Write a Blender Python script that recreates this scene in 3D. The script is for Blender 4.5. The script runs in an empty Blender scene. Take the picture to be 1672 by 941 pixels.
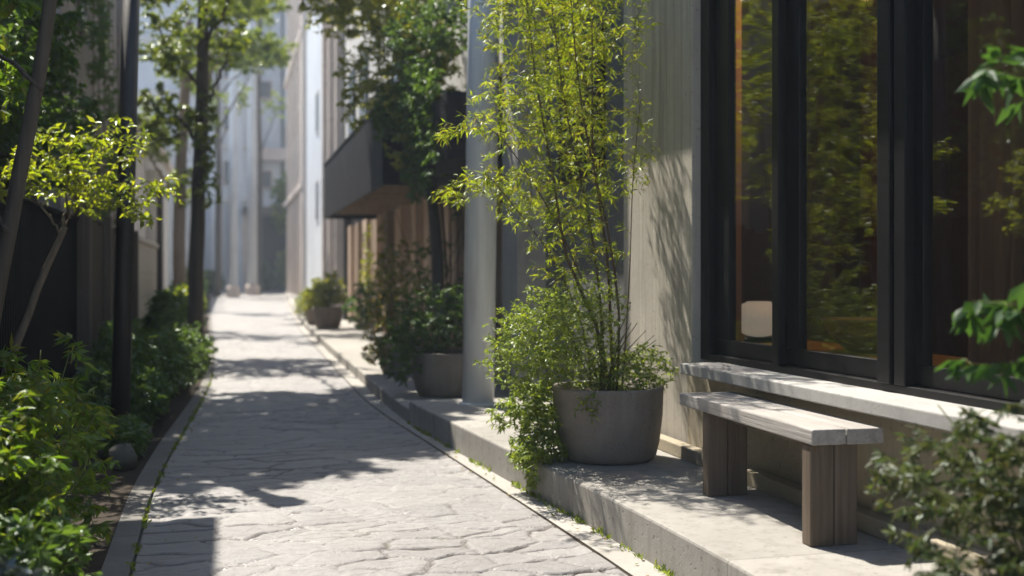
import bpy, math, random
import numpy as np
R = math.radians
SC = bpy.context.scene
COL = SC.collection

# ------------------------------------------------------------------ camera, sky, sun, exposure
cam_d = bpy.data.cameras.new("camera")
cam = bpy.data.objects.new("camera", cam_d)
COL.objects.link(cam)
cam.location = (0, 0, 1.22)
cam.rotation_euler = (R(90), 0, -math.atan(466 / 1800))
cam_d.sensor_width = 36
cam_d.lens = 38.76
cam_d.shift_y = -0.01226
cam_d.clip_start = 0.05
cam_d.clip_end = 1500
cam_d.dof.use_dof = True
cam_d.dof.focus_distance = 5.0
cam_d.dof.aperture_fstop = 1.6
SC.camera = cam

SUN = np.array((-0.205, 0.51, 0.84)); SUN /= np.linalg.norm(SUN)
EL = math.asin(SUN[2]); AZ = math.atan2(SUN[0], SUN[1])
wd = bpy.data.worlds.new("World"); SC.world = wd; wd.use_nodes = True
wn = wd.node_tree; wn.nodes.clear()
sky = wn.nodes.new("ShaderNodeTexSky"); sky.sky_type = 'NISHITA'; sky.sun_disc = False
sky.sun_elevation = EL; sky.sun_rotation = AZ
bg = wn.nodes.new("ShaderNodeBackground"); bg.inputs[1].default_value = 0.10
wo = wn.nodes.new("ShaderNodeOutputWorld")
wn.links.new(sky.outputs[0], bg.inputs[0]); wn.links.new(bg.outputs[0], wo.inputs[0])
sl = bpy.data.lights.new("sun", 'SUN'); sl.energy = 5.0; sl.angle = R(0.55); sl.color = (1.0, 0.93, 0.82)
so = bpy.data.objects.new("sun", sl); COL.objects.link(so)
so.rotation_euler = (math.pi / 2 - EL, 0, math.pi - AZ)
from mathutils import Vector
so.rotation_euler = Vector(SUN).to_track_quat('Z', 'Y').to_euler()
so.location = (0, 10, 20)
SC.view_settings.view_transform = 'Standard'
SC.view_settings.look = 'None'
SC.view_settings.gamma = 1
SC.view_settings.use_curve_mapping = False
SC.view_settings.exposure = 1.15
SC.cycles.max_bounces = 10
SC.cycles.transparent_max_bounces = 16
SC.cycles.volume_bounces = 0
SC.cycles.sample_clamp_indirect = 6

# ------------------------------------------------------------------ material helpers
class NT:
    def __init__(s, name):
        s.m = bpy.data.materials.new(name); s.m.use_nodes = True
        s.t = s.m.node_tree; s.t.nodes.clear()
        s.out = s.t.nodes.new("ShaderNodeOutputMaterial")
    def n(s, typ, inp=None, **kw):
        o = s.t.nodes.new("ShaderNode" + typ)
        for k, v in kw.items(): setattr(o, k, v)
        for k, v in (inp or {}).items(): s.put(o.inputs[k], v)
        return o
    def put(s, sock, v):
        if isinstance(v, bpy.types.NodeSocket): s.t.links.new(v, sock)
        elif isinstance(v, bpy.types.Node): s.t.links.new(v.outputs[0], sock)
        elif isinstance(v, (tuple, list)) and len(v) == 3 and sock.type == 'RGBA': sock.default_value = (*v, 1)
        else: sock.default_value = v
    def math(s, op, a, b=0.0, c=0.0, clamp=False):
        o = s.n("Math", operation=op, use_clamp=clamp)
        for i, v in enumerate((a, b, c)): s.put(o.inputs[i], v)
        return o.outputs[0]
    def mix(s, f, a, b, mode='MIX'):
        o = s.n("Mix", data_type='RGBA', blend_type=mode)
        s.put(o.inputs[0], f); s.put(o.inputs[6], a); s.put(o.inputs[7], b)
        return o.outputs[2]
    def ramp(s, f, stops):
        o = s.n("ValToRGB"); s.put(o.inputs[0], f)
        e = o.color_ramp.elements
        while len(e) < len(stops): e.new(0.5)
        for i, (p, c) in enumerate(stops):
            e[i].position = p
            e[i].color = (c, c, c, 1) if not isinstance(c, tuple) else (*c, 1)
        return o.outputs[0]
    def coord(s, scale=(1, 1, 1), kind='Object'):
        tc = s.n("TexCoord"); mp = s.n("Mapping"); s.t.links.new(tc.outputs[kind], mp.inputs[0])
        mp.inputs[3].default_value = scale
        return mp.outputs[0]
    def noise(s, vec, scale, detail=4, rough=0.55, dist=0.0):
        return s.n("TexNoise", {'Vector': vec, 'Scale': scale, 'Detail': detail, 'Roughness': rough, 'Distortion': dist}).outputs[0]
    def bump(s, h, strength=0.4, dist=0.01, normal=None):
        i = {'Height': h, 'Strength': strength, 'Distance': dist}
        if normal is not None: i['Normal'] = normal
        return s.n("Bump", i).outputs[0]
    def finish(s, col, rough=0.8, normal=None, metal=0.0, spec=0.4, coat=0.0):
        i = {'Base Color': col, 'Roughness': rough, 'Metallic': metal, 'Specular IOR Level': spec}
        if normal is not None: i['Normal'] = normal
        if coat: i['Coat Weight'] = coat
        b = s.n("BsdfPrincipled", i)
        s.t.links.new(b.outputs[0], s.out.inputs[0])
        return s.m

def concrete(name, c1, c2, scale=3.0, bump=0.25, streak=0.35, rough=0.85, lines=None, dark=(0.05, 0.045, 0.035), spec=0.3):
    """mottled concrete or plaster with rain streaks; lines=(axis, pitch, width) adds form-board joints"""
    t = NT(name); co = t.coord()
    n1 = t.noise(co, scale, 6, 0.6); n2 = t.noise(co, scale * 9, 4, 0.6); n3 = t.noise(co, scale * 60, 2, 0.5)
    base = t.mix(t.ramp(n1, [(0.3, 0.0), (0.7, 1.0)]), c1, c2)
    base = t.mix(t.math('MULTIPLY', n2, 0.5), base, tuple(x * 0.72 for x in c1))
    stv = t.coord((5, 5, 0.35))
    st = t.ramp(t.noise(stv, 2.2, 5, 0.65), [(0.5, 0.0), (0.78, 1.0)])
    base = t.mix(t.math('MULTIPLY', st, streak), base, dark)
    pits = t.ramp(t.noise(co, scale * 26, 1, 0.4), [(0.27, 1.0), (0.33, 0.0)])
    base = t.mix(t.math('MULTIPLY', pits, 0.5), base, tuple(x * 0.4 for x in c1))
    h = t.math('ADD', t.math('MULTIPLY', n2, 0.6), t.math('MULTIPLY', n3, 0.35))
    h = t.math('SUBTRACT', h, t.math('MULTIPLY', pits, 0.5))
    if lines:
        ax, pitch, w = lines
        sp = t.n("SeparateXYZ", {0: co})
        fr = t.math('FRACT', t.math('DIVIDE', sp.outputs[ax], pitch))
        ln = t.math('LESS_THAN', fr, w)
        cell = t.math('FLOOR', t.math('DIVIDE', sp.outputs[ax], pitch))
        wn_ = t.n("TexWhiteNoise", {'W': cell}, noise_dimensions='1D').outputs[0]
        base = t.mix(t.math('MULTIPLY', wn_, 0.3), base, tuple(x * 0.6 for x in c1))
        base = t.mix(t.math('MULTIPLY', ln, 0.55), base, tuple(x * 0.35 for x in c1))
        h = t.math('SUBTRACT', h, t.math('MULTIPLY', ln, 1.2))
    return t.finish(base, rough, t.bump(h, bump, 0.006), spec=spec)

def wood(name, c1, c2, axis, bump=0.5, rough=0.8, grain=1.0, crack=0.5):
    t = NT(name)
    sc = [14 * grain] * 3; sc[axis] = 0.7 * grain
    co = t.coord(tuple(sc))
    sc2 = [60 * grain] * 3; sc2[axis] = 1.6 * grain
    co2 = t.coord(tuple(sc2))
    n1 = t.noise(co, 1.4, 6, 0.62, 0.6); n2 = t.noise(co2, 1.3, 4, 0.6, 0.3); n3 = t.noise(t.coord(), 4, 4, 0.6)
    base = t.mix(t.ramp(n1, [(0.3, 0.0), (0.72, 1.0)]), c1, c2)
    base = t.mix(t.math('MULTIPLY', t.ramp(n2, [(0.45, 0.0), (0.75, 1.0)]), 0.45), base, tuple(x * 0.45 for x in c1))
    base = t.mix(t.math('MULTIPLY', t.ramp(n3, [(0.4, 0.0), (0.75, 1.0)]), 0.45), base, tuple(x * 0.55 for x in c2))
    ck = t.ramp(n1, [(0.30, 1.0), (0.345, 0.0)])
    base = t.mix(t.math('MULTIPLY', ck, crack), base, tuple(x * 0.2 for x in c1))
    h = t.math('SUBTRACT', t.math('ADD', n2, t.math('MULTIPLY', n1, 0.6)), t.math('MULTIPLY', ck, 0.8))
    return t.finish(base, rough, t.bump(h, bump, 0.004), spec=0.15)

def paint(name, col, rough=0.4, var=0.3, metal=0.0, spec=0.5, dirt=None, lines=None):
    t = NT(name); co = t.coord()
    n1 = t.noise(co, 2.5, 5, 0.6); n2 = t.noise(co, 40, 3, 0.5)
    base = t.mix(t.math('MULTIPLY', n1, var), col, tuple(x * 0.45 for x in col))
    if dirt:
        st = t.ramp(t.noise(t.coord((6, 6, 0.4)), 2.0, 5, 0.6), [(0.5, 0.0), (0.8, 1.0)])
        base = t.mix(t.math('MULTIPLY', st, 0.6), base, dirt)
    rr = t.math('ADD', t.math('MULTIPLY', n1, 0.25), rough - 0.12)
    h = t.math('MULTIPLY', n2, 0.5)
    if lines:
        ax, pitch, w = lines
        sp = t.n("SeparateXYZ", {0: co})
        fr = t.math('FRACT', t.math('DIVIDE', sp.outputs[ax], pitch))
        ln = t.math('LESS_THAN', fr, w)
        base = t.mix(t.math('MULTIPLY', ln, 0.6), base, tuple(x * 0.3 for x in col))
        h = t.math('SUBTRACT', h, t.math('MULTIPLY', ln, 1.5))
    return t.finish(base, rr, t.bump(h, 0.2, 0.004), metal=metal, spec=spec)

def leaf(name, cols, trans=0.45, gloss=0.1, rough=0.35):
    t = NT(name)
    g = t.n("NewGeometry")
    rnd = g.outputs['Random Per Island']
    k = len(cols)
    c = t.ramp(rnd, [(i / max(1, k - 1), col) for i, col in enumerate(cols)])
    bl = t.noise(t.coord(), 60, 2, 0.5)
    c = t.mix(t.math('MULTIPLY', bl, 0.35), c, tuple(x * 0.5 for x in cols[0]))
    d = t.n("BsdfDiffuse", {'Color': c})
    tc = t.mix(1.0, c, (1.0, 0.97, 0.45), 'MULTIPLY')
    tc = t.mix(1.0, tc, (1.7, 1.7, 1.7), 'MULTIPLY')
    tr = t.n("BsdfTranslucent", {'Color': tc})
    m1 = t.n("MixShader", {0: trans, 1: d.outputs[0], 2: tr.outputs[0]})
    gl = t.n("BsdfGlossy", {'Color': (0.8, 0.85, 0.85), 'Roughness': rough})
    m2 = t.n("MixShader", {0: gloss, 1: m1.outputs[0], 2: gl.outputs[0]})
    t.t.links.new(m2.outputs[0], t.out.inputs[0])
    return t.m

def paver_material():
    """stone colour; the joints and each stone's tone come from the modelled stones (mesh attributes)"""
    t = NT("irregular_stone_paving"); co = t.coord()
    at = lambda nm: t.n("Attribute", attribute_name=nm, attribute_type='GEOMETRY').outputs[2]
    joint, r1, r2 = at('joint'), at('tone'), at('hue')
    n1 = t.noise(co, 1.6, 6, 0.65); n2 = t.noise(co, 20, 6, 0.7); n3 = t.noise(co, 120, 3, 0.6)
    n4 = t.noise(t.coord((7, 26, 1)), 1.0, 6, 0.7)
    c = t.mix(t.ramp(n1, [(0.3, 0.0), (0.7, 1.0)]), (0.215, 0.208, 0.204), (0.33, 0.322, 0.315))
    c = t.mix(t.math('MULTIPLY', r1, 0.55), c, (0.165, 0.162, 0.165))
    c = t.mix(t.math('MULTIPLY', r2, 0.35), c, (0.33, 0.305, 0.288))
    c = t.mix(t.math('MULTIPLY', t.ramp(n2, [(0.36, 1.0), (0.54, 0.0)]), 0.5), c, (0.17, 0.16, 0.155))
    c = t.mix(t.math('MULTIPLY', t.ramp(n4, [(0.33, 1.0), (0.46, 0.0)]), 0.55), c, (0.15, 0.135, 0.128))
    c = t.mix(t.math('MULTIPLY', joint, 0.95), c, (0.05, 0.036, 0.031))
    moss = t.ramp(t.noise(co, 1.1, 5, 0.6), [(0.56, 0.0), (0.66, 1.0)])
    c = t.mix(t.math('MULTIPLY', t.math('MULTIPLY', joint, moss), 0.8), c, (0.08, 0.09, 0.02))
    h = t.math('ADD', t.math('MULTIPLY', n2, 0.9), t.math('MULTIPLY', n4, 0.8))
    h = t.math('ADD', h, t.math('MULTIPLY', n3, 0.2))
    return t.finish(c, t.math('ADD', t.math('MULTIPLY', n2, 0.3), 0.36), t.bump(h, 0.9, 0.016), spec=0.55)

def glass_material():
    t = NT("window_glass")
    lw = t.n("LayerWeight", {'Blend': 0.5})
    f5 = t.math('POWER', lw.outputs[1], 5.0)
    fr = t.math('ADD', 0.12, t.math('MULTIPLY', f5, 0.88))
    tr = t.n("BsdfTransparent", {'Color': (0.95, 0.96, 0.94)})
    gl = t.n("BsdfGlossy", {'Color': (1, 1, 1), 'Roughness': 0.0})
    m = t.n("MixShader", {0: fr, 1: tr.outputs[0], 2: gl.outputs[0]})
    t.t.links.new(m.outputs[0], t.out.inputs[0])
    return t.m

M = {}
M['paving'] = paver_material()
M['gutter'] = concrete("gutter_stone", (0.36, 0.34, 0.31), (0.44, 0.42, 0.385), 2.5, 0.3, 0.1, lines=(1, 1.15, 0.008))
M['kerb'] = concrete("kerb_stone", (0.17, 0.163, 0.15), (0.25, 0.24, 0.22), 2.5, 0.35, 0.15, lines=(1, 0.9, 0.012))
M['platform'] = concrete("platform_concrete", (0.28, 0.268, 0.245), (0.42, 0.403, 0.372), 1.6, 0.4, 0.55, lines=(1, 1.83, 0.004), dark=(0.10, 0.088, 0.062))
M['sidewalk'] = concrete("sidewalk_concrete", (0.34, 0.32, 0.29), (0.43, 0.41, 0.37), 1.6, 0.25, 0.3, lines=(1, 1.4, 0.01))
M['soil'] = concrete("dark_soil", (0.035, 0.026, 0.018), (0.06, 0.045, 0.03), 9, 1.0, 0.0, 0.95)
M['ground'] = concrete("packed_earth", (0.12, 0.11, 0.09), (0.17, 0.155, 0.13), 1.2, 0.4, 0.0)
M['board'] = concrete("board_formed_concrete", (0.41, 0.38, 0.325), (0.52, 0.48, 0.415), 1.8, 0.4, 0.7, lines=(1, 0.115, 0.06), dark=(0.12, 0.11, 0.085))
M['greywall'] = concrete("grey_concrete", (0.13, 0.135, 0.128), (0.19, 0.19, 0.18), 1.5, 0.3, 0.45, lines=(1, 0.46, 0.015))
M['pillar'] = concrete("pillar_concrete", (0.36, 0.35, 0.32), (0.46, 0.45, 0.41), 2, 0.3, 0.3)
M['plaster'] = concrete("beige_plaster", (0.34, 0.295, 0.215), (0.42, 0.37, 0.28), 2.0, 0.35, 0.25, dark=(0.16, 0.13, 0.085))
M['sill'] = concrete("sill_concrete", (0.34, 0.335, 0.32), (0.44, 0.435, 0.415), 3.0, 0.3, 0.2)
M['frame'] = paint("black_steel", (0.007, 0.007, 0.0075), 0.45, 0.4, spec=0.25)
M['glass'] = glass_material()
M['column'] = paint("pale_column_paint", (0.72, 0.75, 0.76), 0.40, 0.25, spec=0.5, dirt=(0.25, 0.24, 0.22))
M['pot'] = concrete("dark_clay", (0.20, 0.172, 0.142), (0.285, 0.25, 0.21), 3, 0.3, 0.35, 0.62, dark=(0.36, 0.345, 0.32))
M['pot_tan'] = concrete("tan_clay", (0.20, 0.155, 0.115), (0.27, 0.215, 0.165), 4, 0.2, 0.3, 0.75)
M['seatwood'] = wood("weathered_grey_wood", (0.29, 0.272, 0.252), (0.46, 0.44, 0.415), 1, 0.8, 0.75, 1.0, 0.35)
M['legwood'] = wood("brown_weathered_wood", (0.105, 0.081, 0.060), (0.19, 0.152, 0.116), 2, 0.6, 0.8, 0.9, 0.5)
M['wood_in'] = wood("interior_brown_wood", (0.10, 0.055, 0.028), (0.16, 0.09, 0.045), 2, 0.3, 0.6)
M['counter'] = wood("orange_counter_wood", (0.42, 0.22, 0.07), (0.55, 0.30, 0.10), 1, 0.2, 0.4)
M['inner'] = concrete("dark_inner_plaster", (0.12, 0.075, 0.042), (0.17, 0.105, 0.06), 2, 0.2, 0.1)
M['curtain'] = paint("brown_curtain", (0.34, 0.21, 0.11), 0.9, 0.3, spec=0.1)
M['ceramic'] = concrete("white_ceramic", (0.68, 0.65, 0.60), (0.76, 0.73, 0.68), 6, 0.1, 0.1, 0.5)
def lamp_glow():
    t = NT('lit_paper_globe'); b = t.n('BsdfPrincipled', {'Base Color': (0.7, 0.66, 0.6), 'Roughness': 0.6, 'Emission Color': (1.0, 0.88, 0.72), 'Emission Strength': 0.10})
    t.t.links.new(b.outputs[0], t.out.inputs[0]); return t.m
M['globe'] = lamp_glow()
M['bowl'] = concrete("brown_bowl_clay", (0.16, 0.08, 0.045), (0.24, 0.13, 0.07), 6, 0.2, 0.1, 0.5)
M['zinc'] = paint("dark_zinc", (0.022, 0.0225, 0.026), 0.65, 0.3, spec=0.12, lines=(1, 0.42, 0.03))
M['white'] = concrete("white_render", (0.60, 0.58, 0.55), (0.70, 0.68, 0.65), 0.8, 0.2, 0.3, dark=(0.3, 0.28, 0.25))
M['pink'] = concrete("pale_pink_concrete", (0.62, 0.53, 0.46), (0.72, 0.63, 0.56), 0.4, 0.2, 0.3, dark=(0.28, 0.24, 0.21))
M['blue'] = concrete("haze_paled_concrete", (0.60, 0.63, 0.66), (0.74, 0.77, 0.80), 0.25, 0.2, 0.55, dark=(0.20, 0.21, 0.23))  # distance haze put into the colour: paled for the far buildings
M['oldwall'] = concrete("old_stained_concrete", (0.30, 0.27, 0.24), (0.40, 0.365, 0.33), 0.9, 0.35, 0.75, dark=(0.09, 0.075, 0.06))
M['lowwall'] = concrete("cream_block_wall", (0.46, 0.43, 0.38), (0.55, 0.52, 0.47), 1.2, 0.3, 0.35, lines=(2, 0.42, 0.025), dark=(0.14, 0.12, 0.09))
M['slat'] = paint("black_slat_timber", (0.010, 0.0095, 0.009), 0.8, 0.5, spec=0.05)
M['postwood'] = wood("grey_brown_post", (0.13, 0.105, 0.08), (0.21, 0.175, 0.14), 2, 0.7, 0.85, 0.6, 0.6)
M['boardwood'] = wood("dark_board_fence", (0.055, 0.048, 0.040), (0.10, 0.09, 0.075), 2, 0.7, 0.85, 0.5, 0.6)
M['beam'] = wood("tan_timber", (0.30, 0.215, 0.15), (0.42, 0.32, 0.235), 2, 0.4, 0.7, 0.5)
M['pinkpanel'] = concrete("tan_panel", (0.58, 0.43, 0.31), (0.68, 0.52, 0.39), 1.2, 0.2, 0.5, dark=(0.2, 0.13, 0.09))
M['darkin'] = paint("dark_opening", (0.018, 0.016, 0.015), 0.5, 0.3)
M['farpane'] = paint("dull_window_pane", (0.10, 0.11, 0.12), 0.15, 0.3, spec=0.6)
M['polepaint'] = paint("blackened_steel", (0.022, 0.018, 0.016), 0.5, 0.5, dirt=(0.05, 0.03, 0.02))
M['bark'] = wood("grey_bark", (0.07, 0.058, 0.046), (0.13, 0.11, 0.09), 2, 1.0, 0.9, 0.8, 0.6)
M['barkpale'] = wood("pale_bark", (0.16, 0.125, 0.095), (0.25, 0.205, 0.16), 2, 0.7, 0.8, 1.5, 0.4)
M['stem'] = wood("brown_stem", (0.10, 0.062, 0.038), (0.17, 0.115, 0.07), 2, 0.4, 0.7, 3, 0.3)
M['greenstem'] = wood("green_stem", (0.09, 0.11, 0.03), (0.13, 0.15, 0.05), 2, 0.2, 0.6, 3, 0.1)
M['stone'] = concrete("mossy_edging_stone", (0.09, 0.09, 0.075), (0.15, 0.145, 0.125), 6, 0.8, 0.2)
# foliage
M['leaf_bamboo'] = leaf("spring_bamboo_leaf", [(0.10, 0.16, 0.014), (0.19, 0.27, 0.012), (0.30, 0.36, 0.014), (0.40, 0.43, 0.02), (0.22, 0.30, 0.012), (0.30, 0.24, 0.04)], 0.52, 0.05)
M['leaf_low'] = leaf("underplanting_leaf", [(0.13, 0.20, 0.03), (0.21, 0.28, 0.035), (0.29, 0.34, 0.042), (0.17, 0.24, 0.06)], 0.48, 0.05, 0.42)
M['leaf_fresh'] = leaf("fresh_sapling_leaf", [(0.16, 0.225, 0.014), (0.26, 0.32, 0.02), (0.37, 0.39, 0.03)], 0.55, 0.06)
M['leaf_fern'] = leaf("bright_bush_leaf", [(0.08, 0.155, 0.014), (0.13, 0.225, 0.018), (0.06, 0.12, 0.014), (0.19, 0.27, 0.02), (0.16, 0.15, 0.03)], 0.55, 0.04, 0.42)
M['leaf_dark'] = leaf("deep_green_leaf", [(0.055, 0.105, 0.022), (0.085, 0.155, 0.03), (0.12, 0.20, 0.036)], 0.4, 0.05, 0.42)
M['leaf_bed'] = leaf("bed_shrub_leaf", [(0.085, 0.15, 0.035), (0.12, 0.20, 0.045), (0.16, 0.25, 0.055)], 0.4, 0.07, 0.38)
M['leaf_shade'] = leaf("muted_shrub_leaf", [(0.035, 0.06, 0.02), (0.055, 0.085, 0.025), (0.08, 0.10, 0.03), (0.09, 0.08, 0.04)], 0.4, 0.035, 0.45)
M['leaf_blue'] = leaf("blue_green_leaf", [(0.05, 0.075, 0.065), (0.07, 0.10, 0.085), (0.09, 0.12, 0.11)], 0.25, 0.12)
M['leaf_tree'] = leaf("street_tree_leaf", [(0.09, 0.14, 0.014), (0.15, 0.20, 0.017), (0.22, 0.25, 0.022)], 0.5, 0.08)
M['leaf_gold'] = leaf("yellow_green_tree_leaf", [(0.13, 0.175, 0.015), (0.24, 0.26, 0.02), (0.35, 0.33, 0.03)], 0.5, 0.08)
M['leaf_rust'] = leaf("rusty_shrub_leaf", [(0.10, 0.14, 0.02), (0.17, 0.20, 0.03), (0.30, 0.22, 0.06), (0.24, 0.13, 0.06)], 0.45, 0.08)
M['leaf_front'] = leaf("broad_front_leaf", [(0.03, 0.075, 0.018), (0.05, 0.11, 0.025), (0.035, 0.085, 0.022)], 0.45, 0.025, 0.5)

# ------------------------------------------------------------------ object helpers
def tag(o, label=None, cat=None, group=None, kind=None):
    if label: o['label'] = label
    if cat: o['category'] = cat
    if group: o['group'] = group
    if kind: o['kind'] = kind
    return o

def thing(name, label, cat, loc=(0, 0, 0), rz=0.0, group=None):
    o = bpy.data.objects.new(name, None); COL.objects.link(o)
    o.location = loc; o.rotation_euler = (0, 0, rz); o.empty_display_size = 0.1
    return tag(o, label, cat, group)

def copy_tree(o, parent=None):
    c = o.copy(); COL.objects.link(c)
    if parent: c.parent = parent
    for ch in list(o.children): copy_tree(ch, c)
    return c

class MB:
    """collects vertices and faces and links them as ONE mesh object"""
    def __init__(s): s.V = []; s.F = []; s.n = 0
    def add(s, v, f):
        v = np.asarray(v, float).reshape(-1, 3); s.V.append(v)
        s.F += [tuple(i + s.n for i in q) for q in f]; s.n += len(v)
        return s
    def box(s, x0, x1, y0, y1, z0, z1):
        v = [(x, y, z) for x in (x0, x1) for y in (y0, y1) for z in (z0, z1)]
        return s.add(v, [(0, 1, 3, 2), (4, 6, 7, 5), (0, 4, 5, 1), (2, 3, 7, 6), (0, 2, 6, 4), (1, 5, 7, 3)])
    def prism(s, poly, z0, z1):
        k = len(poly)
        v = [(x, y, z0) for x, y in poly] + [(x, y, z1) for x, y in poly]
        f = [tuple(range(k - 1, -1, -1)), tuple(range(k, 2 * k))] + [(i, (i + 1) % k, k + (i + 1) % k, k + i) for i in range(k)]
        return s.add(v, f)
    def tube(s, pts, rad, sides=8, cap=True):
        pts = np.asarray(pts, float); k = len(pts)
        rad = np.full(k, rad) if np.isscalar(rad) else np.asarray(rad, float)
        tan = np.gradient(pts, axis=0); tan /= np.linalg.norm(tan, axis=1)[:, None] + 1e-9
        ref = np.array((1.0, 0, 0)) if abs(tan[0][0]) < 0.9 else np.array((0, 1.0, 0))
        u = np.cross(tan, ref); u /= np.linalg.norm(u, axis=1)[:, None] + 1e-9
        w = np.cross(tan, u)
        a = np.linspace(0, 2 * math.pi, sides, endpoint=False)
        v = pts[:, None] + rad[:, None, None] * (np.cos(a)[None, :, None] * u[:, None] + np.sin(a)[None, :, None] * w[:, None])
        f = [(i * sides + j, i * sides + (j + 1) % sides, (i + 1) * sides + (j + 1) % sides, (i + 1) * sides + j) for i in range(k - 1) for j in range(sides)]
        if cap: f += [tuple(range(sides - 1, -1, -1)), tuple((k - 1) * sides + j for j in range(sides))]
        return s.add(v, f)
    def lathe(s, prof, c=(0, 0, 0), sides=48):
        a = np.linspace(0, 2 * math.pi, sides, endpoint=False); v = []; f = []
        for r, z in prof: v += [(c[0] + r * math.cos(t), c[1] + r * math.sin(t), c[2] + z) for t in a]
        for i in range(len(prof) - 1):
            f += [(i * sides + j, i * sides + (j + 1) % sides, (i + 1) * sides + (j + 1) % sides, (i + 1) * sides + j) for j in range(sides)]
        k = len(prof) - 1
        f += [tuple(range(sides - 1, -1, -1)), tuple(k * sides + j for j in range(sides))]
        return s.add(v, f)
    def build(s, name, mat, parent=None, bevel=0.0, smooth=False, local=False, seg=2):
        me = bpy.data.meshes.new(name)
        V = np.concatenate(s.V) if s.V else np.zeros((0, 3))
        if parent is not None and not local:
            p = parent; off = np.zeros(3)
            while p is not None: off = off + np.array(p.location); p = p.parent
            V = V - off
        me.from_pydata(V.tolist(), [], s.F); me.update()
        me.materials.append(mat)
        if smooth: me.polygons.foreach_set('use_smooth', [True] * len(me.polygons))
        o = bpy.data.objects.new(name, me); COL.objects.link(o)
        if parent is not None: o.parent = parent
        if bevel:
            b = o.modifiers.new("bevel", 'BEVEL'); b.width = bevel; b.segments = seg; b.limit_method = 'ANGLE'; b.angle_limit = R(40)
        return o

def box(name, mat, b, parent=None, bevel=0.0, local=False):
    return MB().box(*b).build(name, mat, parent, bevel, local=local)

def struct(o): o['kind'] = 'structure'; return o

# ------------------------------------------------------------------ foliage
def norm(a): return a / (np.linalg.norm(a, axis=-1, keepdims=True) + 1e-9)

def leaf_object(name, mat, parent, P, D, N, L, W, rich=True, curl=0.18, fold=0.25):
    k = len(P); P = np.asarray(P); D = norm(np.asarray(D)); N = np.asarray(N)
    S = norm(np.cross(D, N)); N = np.cross(S, D)
    L = np.asarray(L)[:, None]; W = np.asarray(W)[:, None]
    if rich:
        vs = np.stack([P, P + D * L * .42 + S * W * .5, P + D * L * .42 - N * W * fold, P + D * L * .42 - S * W * .5,
                       P + D * L - N * L * curl], 1)
        tri = np.array([(0, 1, 2), (0, 2, 3), (1, 4, 2), (2, 4, 3)]); nv = 5
    else:
        vs = np.stack([P, P + D * L * .45 + S * W * .5 + N * W * fold, P + D * L - N * L * curl, P + D * L * .45 - S * W * .5 + N * W * fold], 1)
        tri = np.array([(0, 1, 2), (0, 2, 3)]); nv = 4
    vs = vs.reshape(-1, 3)
    off = np.zeros(3); p = parent
    while p is not None: off = off + np.array(p.location); p = p.parent
    vs = vs - off
    F = (np.arange(k)[:, None, None] * nv + tri[None]).reshape(-1, 3)
    me = bpy.data.meshes.new(name)
    me.vertices.add(len(vs)); me.vertices.foreach_set('co', vs.ravel())
    me.loops.add(F.size); me.loops.foreach_set('vertex_index', F.ravel().astype(np.int32))
    me.polygons.add(len(F)); me.polygons.foreach_set('loop_start', np.arange(0, F.size, 3, dtype=np.int32))
    me.update(calc_edges=True); me.materials.append(mat)
    o = bpy.data.objects.new(name, me); COL.objects.link(o)
    if parent is not None: o.parent = parent
    return o

def resample(pts, k):
    pts = np.asarray(pts, float)
    if len(pts) > 2:      # smooth Catmull-Rom through the points
        P = np.vstack([2 * pts[0] - pts[1], pts, 2 * pts[-1] - pts[-2]]); out = []
        m = max(2, k // (len(pts) - 1))
        for i in range(1, len(P) - 2):
            for t in np.linspace(0, 1, m, endpoint=False):
                a, b, c, d = P[i - 1], P[i], P[i + 1], P[i + 2]
                out.append(.5 * (2 * b + (c - a) * t + (2 * a - 5 * b + 4 * c - d) * t * t + (3 * b - a - 3 * c + d) * t ** 3))
        out.append(pts[-1]); return np.array(out)
    return np.linspace(pts[0], pts[-1], k)

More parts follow.
